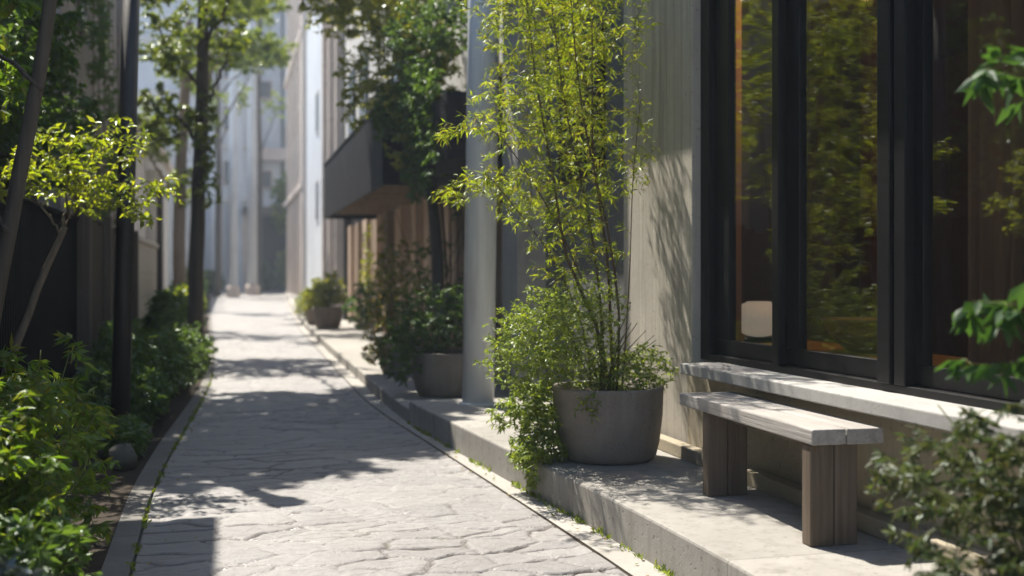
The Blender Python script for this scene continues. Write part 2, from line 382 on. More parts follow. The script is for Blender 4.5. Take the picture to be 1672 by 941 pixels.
def foliage(rng, stems, blobs, L, W, per, twig_r=0.003, arch=0.25, droop=0.25, start=0.35, spread=0.9, shell=2.2,
            jitter=0.3, space=0.0, twigs=True, upw=0.8, clump=0.0):
    """grow twigs from the stems (and from earlier twigs) to targets spread through the blobs; leaves sit along the twigs"""
    anchors = np.concatenate([np.asarray(s) for s in stems])
    T = []
    SCL = []
    for bl_ in blobs:
        c, r, n = bl_[:3]; SCL += [bl_[3] if len(bl_) > 3 else 1.0] * n
        d = norm(rng.normal(size=(n, 3))) * (rng.random((n, 1)) ** (1 / shell))
        T.append(np.array(c) + d * np.array(r))
    T = np.concatenate(T)
    near = np.array([np.min(np.linalg.norm(anchors - t, axis=1)) for t in T])
    od = np.argsort(near + rng.random(len(T)) * 0.1); T = T[od]; SCL = np.array(SCL)[od]
    tw = MB(); P = []; D = []; N = []; LL = []; WW = []
    for t, sc_ in zip(T, SCL):
        v = anchors - t
        cost = np.linalg.norm(v, axis=1) * (1 + jitter * rng.random(len(anchors))) + 0.8 * np.maximum(0, v[:, 2])
        a = anchors[np.argmin(cost)]
        ln = np.linalg.norm(t - a)
        if ln < 0.02: continue
        mid = (a + t) / 2 + np.array((0, 0, arch * ln)) + rng.normal(size=3) * 0.08 * ln
        ts = np.linspace(0, 1, 6)[:, None]
        pts = (1 - ts) ** 2 * a + 2 * ts * (1 - ts) * mid + ts ** 2 * t
        if twigs: tw.tube(pts, np.linspace(twig_r, twig_r * .4, 6), 3, False)
        anchors = np.vstack([anchors, pts[2:5]])
        k = max(2, int(per * (0.7 + 0.6 * rng.random()))) if not space else int(min(per * 1.7, max(3, ln / space)))
        tl = start + (1 - start) * (np.arange(k) + rng.random(k)) / k
        tl = np.clip(tl, 0, 1)[:, None]
        p = (1 - tl) ** 2 * a + 2 * tl * (1 - tl) * mid + tl ** 2 * t
        tg = norm(2 * (1 - tl) * (mid - a) + 2 * tl * (t - mid))
        side = norm(np.cross(tg, np.array((0, 0, 1.0))) + rng.normal(size=(k, 3)) * 0.45)
        sg = np.where(np.arange(k) % 2 == 0, 1.0, -1.0)[:, None]
        d = norm(tg * (1 - spread * .45) + side * sg * spread + rng.normal(size=(k, 3)) * 0.25) - np.array((0, 0, droop))
        if clump: p = p + rng.normal(size=(k, 3)) * clump
        P.append(p); D.append(d); N.append(rng.normal(size=(k, 3)) * 0.55 + np.array((0, 0, upw)))
        LL.append(sc_ * L * (0.6 + 0.65 * rng.random(k))); WW.append(sc_ * W * (0.65 + 0.6 * rng.random(k)))
    return tw, (np.concatenate(P), np.concatenate(D), np.concatenate(N), np.concatenate(LL), np.concatenate(WW))

def plant(name, label, cat, loc, stem_paths, blobs, L, W, per, leafmat, stemmat, seed=1, radii=(0.012, 0.004), group=None,
          stem_name='stem', leaf_name='foliage', sides=6, rich=True, **kw):
    rng = np.random.default_rng(seed)
    t = thing(name, label, cat, loc, 0, group)
    st = [resample(s, 14) for s in stem_paths]
    m = MB()
    for i, s in enumerate(st):
        r0, r1 = radii if not isinstance(radii, list) else radii[i]
        m.tube(s, np.linspace(r0, r1, len(s)), sides)
    tw, lv = foliage(rng, st, blobs, L, W, per, **kw)
    if tw.n:
        m.V += tw.V; m.F += [tuple(i + m.n for i in q) for q in tw.F]; m.n += tw.n
    m.build(stem_name, stemmat, t, smooth=True)
    leaf_object(leaf_name, leafmat, t, *lv, rich=rich)
    return t

def radial_stems(rng, c, n, h, out, z0):
    s = []
    for i in range(n):
        a = rng.random() * 6.283; o = out * (0.3 + 0.7 * rng.random()); hh = h * (0.6 + 0.4 * rng.random())
        b = (c[0] + math.cos(a) * o * .15, c[1] + math.sin(a) * o * .15, z0)
        s.append([b, (c[0] + math.cos(a) * o * .5, c[1] + math.sin(a) * o * .5, z0 + hh * .6), (c[0] + math.cos(a) * o, c[1] + math.sin(a) * o, z0 + hh)])
    return s

# ================================================================== SETTING: ground, road, kerbs
def smooth_line(pts):
    pts = np.array(pts); ys = np.concatenate([np.arange(-3, 30, 0.3), np.arange(30, 96, 1.5)])
    fy = np.arange(-6, 100, 0.1); fx = np.interp(fy, pts[:, 1], pts[:, 0])
    k = np.hanning(21); k /= k.sum()
    fx = np.convolve(np.pad(fx, 10, mode='edge'), k, 'valid')
    return np.interp(ys, fy, fx), ys

LX, YS = smooth_line([(-.36, -6), (-.37, 4.7), (-.40, 6.5), (-.355, 8.1), (-.30, 9.3), (-.22, 11.2), (-.16, 13.4), (-.16, 16.2), (-.26, 22.7), (-.42, 32), (-.65, 50), (-1.0, 76), (-1.3, 100)])
GX, _ = smooth_line([(1.66, -6), (1.60, 3.0), (1.588, 4.2), (1.546, 5.2), (1.47, 6.8), (1.40, 8.3), (1.345, 9.2), (1.30, 10.9), (1.33, 12.4), (1.42, 17), (1.58, 24.7), (2.2, 42), (3.5, 72), (4.8, 100)])
PX, _ = smooth_line([(1.77, -6), (1.757, 3.4), (1.75, 4.15), (1.725, 4.83), (1.67, 5.6), (1.62, 6.2), (1.57, 7.0), (1.50, 8.1), (1.44, 9.06), (1.447, 10.7), (1.487, 12.5), (1.56, 17.2), (1.73, 25.1), (2.33, 42), (3.65, 72), (4.95, 100)])

def strip(name, mat, xa, xb, z, nx=1, top=None):
    m = MB(); k = len(YS); t = np.linspace(0, 1, nx + 1)
    v = np.zeros((k, nx + 1, 3)); v[:, :, 0] = xa[:, None] * (1 - t) + xb[:, None] * t; v[:, :, 1] = YS[:, None]; v[:, :, 2] = z
    f = [(i * (nx + 1) + j, i * (nx + 1) + j + 1, (i + 1) * (nx + 1) + j + 1, (i + 1) * (nx + 1) + j) for i in range(k - 1) for j in range(nx)]
    m.add(v, f)
    return struct(m.build(name, mat))

def solid_strip(name, mat, xa, xb, z0, z1, sel, bevel=0.008):
    """a raised band between two lines: top, both sides, ends"""
    xa, xb, ys = xa[sel], xb[sel], YS[sel]; k = len(ys)
    v = [(x, y, z) for x, y in zip(xa, ys) for z in (z0, z1)] + [(x, y, z) for x, y in zip(xb, ys) for z in (z0, z1)]
    A0 = lambda i: 2 * i; A1 = lambda i: 2 * i + 1; B0 = lambda i: 2 * k + 2 * i; B1 = lambda i: 2 * k + 2 * i + 1
    f = []
    for i in range(k - 1):
        f += [(A1(i), B1(i), B1(i + 1), A1(i + 1)), (A0(i), A1(i), A1(i + 1), A0(i + 1)), (B1(i), B0(i), B0(i + 1), B1(i + 1))]
    f += [(A0(0), B0(0), B1(0), A1(0)), (A1(k - 1), B1(k - 1), B0(k - 1), A0(k - 1))]
    return struct(MB().add(v, f).build(name, mat, bevel=bevel))

struct(box('ground', M['ground'], (-110, 110, -40, 170, -0.6, -0.02)))
def waves(rng, x, y, f0, f1, n, amp):
    o = np.zeros_like(x)
    for i in range(n):
        f = f0 * (f1 / f0) ** (i / max(1, n - 1)); a = rng.random() * 6.283
        o += amp * (f0 / f) ** 0.8 * np.sin(f * (x * math.cos(a) + y * math.sin(a)) + rng.random() * 6.283)
    return o

def paved_road():
    """rows of uneven stones, each with its own height and tilt, and sunken joints of wandering width"""
    rng = np.random.default_rng(77)
    ys = [-2.0]
    while ys[-1] < 95: ys.append(ys[-1] + (0.06 if ys[-1] < 3 else max(0.0085, 0.0019 * ys[-1])))
    ys = np.array(ys); nx = 120; tt = np.linspace(0, 1, nx)
    X = np.interp(ys, YS, LX)[:, None] * (1 - tt) + np.interp(ys, YS, GX)[:, None] * tt
    Y = np.repeat(ys[:, None], nx, 1)
    yw = Y + waves(rng, X, Y, 1.2, 8, 9, .06) + waves(rng, X, Y, 16, 70, 12, .0075)
    xw = X + waves(rng, X, Y, 1.5, 8, 8, .07) + waves(rng, X, Y, 16, 70, 12, .009)
    def cells(sx, sy, salt):
        """anisotropic Voronoi: distance to the nearest edge, how crosswise that edge runs, the stone's number"""
        U, W = xw / sx, yw / sy
        i0, j0 = np.floor(U).astype(int), np.floor(W).astype(int)
        tab = np.random.default_rng(salt).random((4096, 7))
        b1 = np.full(U.shape, 9e9); b2 = np.full(U.shape, 9e9); q1 = [np.zeros(U.shape)] * 2; q2 = [np.zeros(U.shape)] * 2; sid = np.zeros(U.shape, int)
        for di in (-2, -1, 0, 1, 2):
            for dj in (-2, -1, 0, 1, 2):
                ci, cj = i0 + di, j0 + dj; h = ((ci * 73856093) ^ (cj * 19349663)) % 4096
                px, py = ci + .5 * (cj % 2) + tab[h, 0] * .9, cj + tab[h, 1] * .95
                dd = (px - U) ** 2 + (py - W) ** 2
                n1 = dd < b1; n2 = (~n1) & (dd < b2)
                b2 = np.where(n1, b1, np.where(n2, dd, b2))
                q2 = [np.where(n1, q1[0], np.where(n2, px, q2[0])), np.where(n1, q1[1], np.where(n2, py, q2[1]))]
                b1 = np.where(n1, dd, b1); q1 = [np.where(n1, px, q1[0]), np.where(n1, py, q1[1])]; sid = np.where(n1, h, sid)
        ex, ey = (q2[0] - q1[0]), (q2[1] - q1[1]); ln = np.hypot(ex, ey) + 1e-9
        de = (b2 - b1) / (2 * ln)
        gx, gy = ex / ln / sx, ey / ln / sy; g = np.hypot(gx, gy)
        return de / g, np.abs(gy) / g, tab[sid], yw - q1[1] * sy
    d, cross, R_, dyc = cells(.35, .18, 5)
    e2, cross2, _, _ = cells(.24, .085, 9)
    open_ = np.clip(.45 + waves(rng, X, Y, 3, 30, 10, .30), 0, 1) * (.25 + .75 * cross)      # joints open and close along their run
    w = .0030 + .0085 * open_ ** 1.3
    j = (.45 + .55 * open_) / (1 + np.exp((d - w) / .0014))
    crk = np.clip(waves(rng, X, Y, 1.5, 20, 12, .55), 0, 1) * cross2 / (1 + np.exp((e2 - .0035) / .0016))
    z = -.004 * np.exp(-d / .012) - .015 * j - .005 * crk + (R_[..., 2] - .5) * .008 + (R_[..., 3] - .5) * .035 * dyc + waves(rng, X, Y, 1.0, 9, 12, .0018) + waves(rng, X, Y, 18, 60, 10, .0006) - .004
    j = np.clip(j * 1.15 + .95 * crk, 0, 1)
    z = z * np.clip(np.minimum(tt, 1 - tt) * 30, .25, 1)[None]
    V = np.stack([X, Y, z], -1).reshape(-1, 3); n0 = len(ys)
    q = (np.arange(n0 - 1)[:, None] * nx + np.arange(nx - 1)[None]).ravel()
    F = np.stack([q, q + 1, q + nx + 1, q + nx], 1).astype(np.int32)
    me = bpy.data.meshes.new('road'); me.vertices.add(len(V)); me.vertices.foreach_set('co', V.ravel())
    me.loops.add(F.size); me.loops.foreach_set('vertex_index', F.ravel())
    me.polygons.add(len(F)); me.polygons.foreach_set('loop_start', np.arange(0, F.size, 4, dtype=np.int32))
    me.update(calc_edges=True); me.polygons.foreach_set('use_smooth', [True] * len(F)); me.materials.append(M['paving'])
    for nm, arr in (('joint', j), ('tone', R_[..., 0]), ('hue', R_[..., 1])):
        me.attributes.new(nm, 'FLOAT', 'POINT').data.foreach_set('value', arr.astype(np.float32).ravel())
    o = bpy.data.objects.new('road', me); COL.objects.link(o); return struct(o)
paved_road()
strip('gutter', M['gutter'], GX + 0.012, PX + 0.02, 0.003)
strip('gutter_joint', M['soil'], GX - 0.002, GX + 0.016, -0.003)
KW = 0.135 - 0.05 * np.clip((YS - 9) / 8, 0, 1)
solid_strip('kerb', M['kerb'], LX - KW, LX - 0.012, -0.05, 0.010, YS < 95)
strip('planting_bed', M['soil'], LX * 0 - 2.2, LX - KW + 0.01, 0.012)
solid_strip('terrace_step', M['platform'], PX, PX * 0 + 3.4, -0.1, 0.19, (YS < 9.1), 0.012)
solid_strip('sidewalk', M['sidewalk'], PX, PX * 0 + 7.0, -0.1, 0.12, (YS > 8.9) & (YS < 95), 0.01)

# ================================================================== CAFE on the right
cafe = thing('cafe_building', 'near concrete cafe front with large black framed windows behind the bench', 'building', (2.6, 4.5, 0.19))
G = 0.19
box('board_formed_wall', M['board'], (2.58, 2.80, 5.85, 6.98, G, 3.898), cafe, 0.006)
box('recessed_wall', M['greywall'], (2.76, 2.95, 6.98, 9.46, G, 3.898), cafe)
box('pillar', M['pillar'], (2.50, 2.95, 9.46, 10.02, G - 0.1, 4.0), cafe, 0.008)
box('lower_wall', M['plaster'], (2.55, 2.80, 0.6, 5.85, G, 0.682), cafe)
box('plinth_ledge', M['plaster'], (2.47, 2.548, 0.6, 7.0, G, 0.263), cafe, 0.006)
box('window_sill', M['sill'], (2.395, 2.78, 0.9, 5.60, 0.684, 0.742), cafe, 0.006)
box('header_wall', M['greywall'], (2.60, 2.80, 0.6, 5.85, 3.02, 3.898), cafe)
box('side_wall', M['greywall'], (2.58, 2.80, 0.6, 1.6, 0.742, 3.02), cafe)
box('eave', M['pillar'], (2.095, 7.2, 0.4, 10.4, 3.9, 4.06), cafe, 0.01)
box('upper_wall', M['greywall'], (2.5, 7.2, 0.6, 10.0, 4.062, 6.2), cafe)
box('interior_back_wall', M['inner'], (6.0, 6.2, 0.6, 9.9, 0.0, 4.0), cafe)
box('interior_end_wall', M['inner'], (2.95, 6.0, 9.3, 9.5, 0.0, 4.0), cafe)
box('interior_near_wall', M['inner'], (2.8, 6.0, 0.4, 0.6, 0.0, 4.0), cafe)
box('interior_floor', M['wood_in'], (2.8, 6.0, 0.6, 9.3, 0.2, 0.26), cafe)
box('interior_ceiling', M['inner'], (2.8, 6.0, 0.6, 9.3, 3.1, 3.2), cafe)
for y in (3.1, 5.2, 7.2):
    box('interior_post', M['wood_in'], (4.6, 4.75, y, y + 0.15, 0.26, 3.1), cafe)
rw = MB().box(2.72, 2.758, 7.85, 8.95, 2.0, 3.1).build('recess_dark_panel', M['frame'], cafe, .004)  # dark framed panel set on the recessed wall
MB().box(2.712, 2.719, 7.92, 8.88, 2.07, 3.03).build('pane', M['darkin'], rw)
# window frame: outer jambs, track, mullions, then three sashes
win = MB()
win.box(2.63, 2.76, 5.74, 5.85, 0.742, 3.02)            # far jamb
win.box(2.63, 2.76, 1.60, 1.72, 0.742, 3.02)            # near jamb
win.box(2.63, 2.76, 1.72, 5.74, 0.742, 0.776)           # track
win.box(2.63, 2.76, 1.72, 5.74, 2.93, 3.02)             # head
win.box(2.615, 2.66, 4.90, 4.966, 0.776, 2.93)          # first mullion
win.box(2.615, 2.70, 3.965, 4.055, 0.776, 2.93)         # second, doubled mullion
win.box(2.625, 2.70, 3.875, 3.950, 0.776, 2.93)
wf = win.build('window_frame', M['frame'], cafe, 0.004)
def sash(y0, y1, x, st0, st1):
    m = MB()
    m.box(x, x + 0.045, y0, y1, 0.78, 0.862); m.box(x, x + 0.045, y0, y1, 2.85, 2.926)
    m.box(x, x + 0.045, y0, y0 + st0, 0.862, 2.85); m.box(x, x + 0.045, y1 - st1, y1, 0.862, 2.85)
    s = m.build('sash', M['frame'], cafe, 0.003)
    MB().box(x + 0.018, x + 0.026, y0 + st0, y1 - st1, 0.862, 2.85).build('pane', M['glass'], s)
sash(4.935, 5.738, 2.672, 0.03, 0.17)
sash(4.045, 4.925, 2.674, 0.035, 0.12)
sash(2.62, 3.90, 2.674, 0.06, 0.075)
sash(1.722, 2.60, 2.70, 0.06, 0.05)
box('meeting_post', M['frame'], (2.625, 2.70, 2.56, 2.66, 0.776, 2.93), cafe, 0.003)
# column in front of it
t = thing('round_column', 'pale blue grey round column standing on the far end of the concrete step', 'column', (1.95, 8.62, G))
m = MB(); m.lathe([(0.128, 0.0), (0.128, 6.2)], (1.95, 8.62, G), 40)
o = m.build('shaft', M['column'], t, smooth=True)
MB().lathe([(0.150, 0.0), (0.150, 0.012), (0.130, 0.016)], (1.95, 8.62, G), 40).build('base_plate', M['column'], t)
m = MB(); m.lathe([(0.131, 6.2), (0.16, 6.22), (0.16, 6.3)], (1.95, 8.62, G), 40); m.build('cap', M['column'], t)
t.rotation_euler = (0, R(0.9), 0)
# joint plate under it is not visible; interior furniture
box_t = thing('window_counter', 'orange brown wooden counter just inside the cafe window', 'counter', (3.3, 5.0, 0.26))
box('counter_top', M['counter'], (2.85, 3.75, 2.2, 7.6, 0.74, 0.79), box_t, 0.005)
for y in (2.4, 4.9, 7.3): box('support', M['wood_in'], (2.95, 3.65, y, y + 0.08, 0.26, 0.74), box_t)
t = thing('table_lamp', 'round white globe lamp on a black foot inside the first pane', 'lamp', (3.33, 6.5, 0.79))
pr = [(0.03, 0.034)] + [(0.175 * math.sin(a), 0.15 - 0.118 * math.cos(a)) for a in np.linspace(0.45, math.pi - 0.5, 22)] + [(0.075, 0.262), (0.06, 0.262), (0.05, 0.24)]
MB().lathe(pr, (3.33, 6.5, 0.79), 40).build('globe', M['globe'], t, smooth=True)
MB().lathe([(0.09, 0.0), (0.095, 0.01), (0.09, 0.034)], (3.33, 6.5, 0.79), 32).build('foot', M['frame'], t)
t = thing('serving_bowl', 'wide brown clay bowl on the counter behind the second pane', 'bowl', (3.45, 5.45, 0.79))
MB().lathe([(0.10, 0.0), (0.12, 0.02), (0.20, 0.10), (0.245, 0.18), (0.25, 0.19), (0.235, 0.185), (0.18, 0.10), (0.05, 0.05)], (3.45, 5.45, 0.79), 40).build('body', M['bowl'], t, smooth=True)
def amber():
    t_ = NT('added_lamp_shade'); b = t_.n('BsdfPrincipled', {'Base Color': (0.5, 0.28, 0.1), 'Roughness': 0.6, 'Emission Color': (1.0, 0.45, 0.12), 'Emission Strength': 0.22})
    t_.t.links.new(b.outputs[0], t_.out.inputs[0]); return t_.m
t = thing('added_warm_lamp', 'added unseen amber lamp under the cafe ceiling, warming the dim room', 'lamp', (3.6, 5.7, 2.96))
MB().lathe([(.13, 0), (.135, .01), (.12, .05), (.06, .08), (.03, .09)], (3.6, 5.7, 2.96), 32).build('lamp_shade', amber(), t, smooth=True)
MB().tube([(3.6, 5.7, 3.05), (3.6, 5.7, 3.1)], .008, 6).build('cord', M['frame'], t)
pl = bpy.data.lights.new('warm_fill', 'POINT'); pl.energy = 11; pl.color = (1.0, 0.55, 0.22); pl.shadow_soft_size = .06  # added fill light, out of view, to warm the room behind the glass
po = bpy.data.objects.new('warm_fill', pl); COL.objects.link(po); po.parent = t; po.location = (0, 0, -.08)
def curtain(label, x, y0, y1):
    ys = np.linspace(y0, y1, 60); k = len(ys)
    xs = x + 0.03 * np.sin(ys * 62) + 0.012 * np.sin(ys * 143 + 1)
    v = [(a, b, z) for a, b in zip(xs, ys) for z in (0.3, 3.08)] + [(a + 0.006, b, z) for a, b in zip(xs, ys) for z in (0.3, 3.08)]
    f = [(2 * i, 2 * i + 2, 2 * i + 3, 2 * i + 1) for i in range(k - 1)] + [(2 * k + 2 * i + 1, 2 * k + 2 * i + 3, 2 * k + 2 * i + 2, 2 * k + 2 * i) for i in range(k - 1)]
    o = MB().add(v, f).build('curtain', M['curtain'], smooth=True)
    return tag(o, label, 'curtain', 'curtains inside the cafe windows')
curtain('brown curtain hanging at the far left edge of the first cafe pane', 2.93, 5.95, 6.7)
curtain('brown curtain hanging inside the nearest cafe pane on the right', 3.6, 4.2, 4.75)

# ================================================================== BENCH
bench = thing('bench', 'weathered grey wooden bench on the concrete step below the cafe window', 'bench', (2.30, 4.39, G), R(-1.6))
def lb(name, mat, b, par=bench, bev=0.006): return MB().box(*b).build(name, mat, par, bev, local=True)
lb('seat_plank', M['seatwood'], (-0.152, -0.012, -0.67, 0.68, 0.39, 0.45))
lb('seat_plank', M['seatwood'], (-0.006, 0.148, -0.67, 0.68, 0.389, 0.449))
for y in (-0.64, 0.335):
    lb('leg', M['legwood'], (-0.143, -0.046, y, y + 0.072, 0.0, 0.388))
    lb('leg', M['legwood'], (-0.041, 0.056, y + 0.004, y + 0.075, 0.0, 0.388))
lb('cross_rail', M['legwood'], (-0.02, 0.03, -0.56, 0.33, 0.34, 0.386))

# ================================================================== POTS AND PLANTS on the right
def pot(label, c, r, h, mat, z=G, taper=0.8, group=None, cat='plant pot'):
    t = thing('plant_pot', label, cat, (c[0], c[1], z), 0, group)
    rb = r * taper
    prof = [(rb * .8, 0), (rb * .93, 0.006), (rb, 0.03), (rb + (r - rb) * .45, h * .25), (r * .985, h * .62), (r, h - .03), (r * 1.012, h - .012), (r * 1.0, h), (r * .93, h), (r * .92, h - .05), (r * .9, h - .06)]
    MB().lathe(prof, (c[0], c[1], z), 56).build('body', mat, t, smooth=True)
    rng = np.random.default_rng(int(c[1] * 10))
    v = [(c[0], c[1], z + h - .03)]; n = 24
    for k in (0.5, 0.905):
        v += [(c[0] + r * k * math.cos(a), c[1] + r * k * math.sin(a), z + h - .045 + rng.random() * .02) for a in np.linspace(0, 6.283, n, endpoint=False)]
    f = [(0, 1 + i, 1 + (i + 1) % n) for i in range(n)] + [(1 + i, 1 + n + i, 1 + n + (i + 1) % n, 1 + (i + 1) % n) for i in range(n)]
    MB().add(v, f).build('soil', M['soil'], t)
    return t
pot('large dark grey round pot beside the bench holding the tall bamboo', (2.08, 5.88), .312, .41, M['pot'], taper=.87)

# tall yellow green shrub with bamboo-like leaves
bs = [[(2.10, 5.90, .56), (2.02, 5.92, .95), (1.86, 5.95, 1.32), (1.80, 6.0, 1.75), (1.72, 6.1, 2.35), (1.66, 6.2, 3.1)],
      [(2.14, 5.95, .56), (2.13, 5.98, .95), (2.11, 5.98, 1.35), (2.05, 6.05, 1.9), (2.08, 6.15, 2.5), (2.12, 6.3, 3.3)],
      [(2.12, 5.85, .56), (2.14, 5.86, 1.0), (2.09, 5.92, 1.5), (1.96, 5.95, 2.1), (1.90, 6.0, 2.8), (1.92, 6.1, 3.4)],
      [(2.06, 5.88, .56), (2.05, 5.93, 1.1), (1.99, 5.98, 1.6), (1.88, 6.05, 2.2), (1.80, 6.1, 2.9)],
      [(2.00, 5.92, .56), (1.97, 5.98, .9), (1.80, 6.0, 1.30), (1.55, 5.98, 1.62), (1.38, 5.95, 1.80)],
      [(2.17, 5.90, .56), (2.22, 5.95, .95), (2.24, 5.95, 1.3), (2.27, 5.98, 1.8), (2.33, 6.0, 2.3)],
      [(1.95, 5.95, 1.2), (1.78, 5.95, 1.55), (1.5, 5.92, 1.95), (1.3, 5.9, 2.08)]]
plant('bamboo_shrub', 'tall airy yellow green bamboo-like shrub growing from the large grey pot', 'plant', (2.08, 5.88, .56), bs,
      [((1.72, 6.2, 2.95), (.48, .5, .42), 290), ((1.80, 6.2, 2.55), (.46, .5, .38), 265), ((1.74, 6.05, 2.12), (.44, .42, .34), 260),
       ((1.80, 6.0, 1.68), (.42, .38, .24), 250), ((1.42, 5.95, 1.74), (.24, .2, .09), 90), ((1.18, 5.9, 1.66), (.12, .12, .07), 34),
       ((1.38, 5.92, 2.05), (.2, .16, .1), 48), ((1.16, 5.9, 2.0), (.09, .12, .07), 22), ((2.20, 6.1, 2.75), (.22, .35, .5), 150),
       ((2.28, 6.0, 1.95), (.16, .2, .35), 60), ((1.9, 6.35, 3.45), (.5, .5, .35), 120), ((2.0, 6.0, 1.45), (.28, .25, .2), 70), ((1.8, 5.95, 1.32), (.25, .22, .14), 40),
       ((2.16, 6.8, 2.5), (.28, .4, .6), 210), ((2.2, 6.95, 2.95), (.25, .35, .4), 80), ((2.3, 6.55, 2.0), (.14, .25, .4), 50)],
      .056, .0088, 15, M['leaf_bamboo'], M['stem'], 3, [(0.012, .003), (0.011, .003), (.008, .003), (.007, .003), (.006, .002), (.005, .002), (.005, .002)],
      twig_r=.0016, arch=.28, droop=.3, start=.05, spread=.66, space=.0105)
# underplanting in the pot
rng = np.random.default_rng(5)
us = radial_stems(rng, (2.05, 5.88), 22, .5, .34, .56)
plant('low_shrub', 'dense small leaved green underplanting spilling over the rim of the big pot', 'plant', (2.05, 5.88, .56), us,
      [((1.76, 5.85, .90), (.38, .32, .28), 950), ((2.08, 5.84, .70), (.35, .29, .16), 520), ((1.96, 5.95, 1.08), (.28, .24, .21), 300),
       ((1.60, 5.85, .78), (.26, .26, .24), 330), ((1.42, 5.85, .74), (.16, .1, .05), 16), ((2.30, 5.84, .68), (.17, .2, .16), 190), ((1.52, 5.9, .98), (.16, .14, .08), 26),
       ((1.86, 5.60, .52), (.12, .05, .09), 22)],
      .034, .0115, 13, M['leaf_low'], M['greenstem'], 6, (.004, .002), twig_r=.0016, arch=.3, droop=.15, start=.08, spread=.75, space=.009)
# trailing plant left of the pot, over the step's edge
ts = [[(1.80, 6.12, .20), (1.72, 6.05, .38), (1.66, 5.98, .55)], [(1.78, 6.10, .20), (1.66, 6.0, .32), (1.56, 5.95, .24)],
      [(1.80, 6.05, .20), (1.72, 5.9, .30), (1.66, 5.75, .23)], [(1.82, 6.2, .20), (1.74, 6.25, .45), (1.62, 6.3, .5)], [(1.80, 6.0, .2), (1.75, 5.85, .4), (1.74, 5.72, .46)]]
plant('trailing_plant', 'bright green trailing plant on the step left of the pot, hanging over its edge', 'plant', (1.80, 6.1, G), ts,
      [((1.70, 6.0, .46), (.18, .25, .18), 260), ((1.70, 5.92, .28), (.16, .24, .11), 170), ((1.58, 5.85, .22), (.08, .2, .07), 50), ((1.55, 6.15, .42), (.12, .12, .1), 34), ((1.60, 5.75, .12), (.02, .1, .07), 18)],
      .040, .013, 12, M['leaf_low'], M['greenstem'], 8, (.004, .002), twig_r=.0016, arch=.25, droop=.35, start=.25, spread=.8)

# round bush in a dark pot beyond the column
pot('dark round pot behind the pale column, holding the dark green bush', (1.98, 10.0), .34, .40, M['pot'], .12, .85)
rng = np.random.default_rng(11)
plant('round_bush', 'dark green round bush in the pot behind the column', 'plant', (1.95, 10.0, .5), radial_stems(rng, (1.92, 10.0), 18, .5, .5, .46),
      [((1.86, 10.0, .80), (.48, .45, .34), 330), ((1.58, 10.0, .52), (.26, .35, .30), 160), ((2.1, 10.0, .95), (.3, .3, .2), 90)],
      .05, .02, 11, M['leaf_dark'], M['greenstem'], 12, (.006, .003), twig_r=.002, droop=.2)
rng = np.random.default_rng(13)
pot('small dark pot half hidden by rusty leaves on the sidewalk', (1.85, 12.3), .2, .28, M['pot'], .12, .85)
plant('rusty_shrub', 'loose shrub with yellow and rusty leaves beside the dark round bush', 'plant', (1.85, 12.3, .37), radial_stems(rng, (1.85, 12.3), 12, .8, .4, .37),
      [((1.75, 12.3, .75), (.3, .35, .38), 120), ((1.62, 12.2, .42), (.2, .3, .2), 60), ((1.9, 12.5, 1.25), (.3, .35, .4), 80)],
      .06, .028, 9, M['leaf_rust'], M['greenstem'], 14, (.006, .003), twig_r=.002, droop=.25)
plant('tall_dark_shrub', 'tall dark leafy shrub against the timber wall under the canopy', 'plant', (2.4, 13.2, .12), radial_stems(rng, (2.4, 13.2), 10, 1.9, .5, .12),
      [((2.35, 13.2, .85), (.35, .5, .5), 110), ((2.45, 13.4, 1.5), (.25, .4, .4), 34), ((2.5, 11.6, .9), (.3, .6, .5), 90)],
      .07, .03, 9, M['leaf_dark'], M['stem'], 15, (.008, .003), twig_r=.003, droop=.25)
# two tan pots further down
for lab, c, r, h, s in (('tan flared pot on the sidewalk with a pale green shrub, nearer of two', (2.03, 23.1), .31, .45, 21),
                        ('smaller tan pot just beyond the larger one on the sidewalk', (1.93, 24.9), .24, .36, 22)):
    pot(lab, c, r, h, M['pot_tan'], .12, .78, 'tan pots on the far sidewalk')
    rng = np.random.default_rng(s)
    plant('potted_shrub', 'pale green rounded shrub growing in the ' + ('nearer tan pot' if s == 21 else 'smaller tan pot beyond'), 'plant', (c[0], c[1], .12 + h - .03),
          radial_stems(rng, c, 10, .5, .35, .12 + h - .04), [((c[0], c[1], .12 + h + .22), (r * 1.35, r * 1.3, .34), 170), ((c[0] + .1, c[1], .12 + h + .5), (r * .9, r * .9, .25), 50)],
          .09, .04, 9, M['leaf_gold'], M['greenstem'], s + 40, (.006, .003), group='shrubs in tan pots', twigs=False, rich=False)
rng = np.random.default_rng(31)
for i, (x, y, h) in enumerate(((2.0, 27.5, .55), (2.25, 31, .6), (2.4, 19.5, .9))):
    plant('sidewalk_bush', ('small yellow green bush past the tan pots', 'low green bush farthest along the right sidewalk', 'leafy bush before the tan pots, against the timber wall')[i], 'plant', (x, y, .12),
          radial_stems(rng, (x, y), 8, h, .35, .12), [((x, y, .12 + h * .6), (.42, .6, h * .55), 110)], .10, .045, 9, (M['leaf_gold'], M['leaf_tree'], M['leaf_dark'])[i], M['greenstem'], 50 + i,
          (.006, .003), group='bushes along the right sidewalk', twigs=False, rich=False)

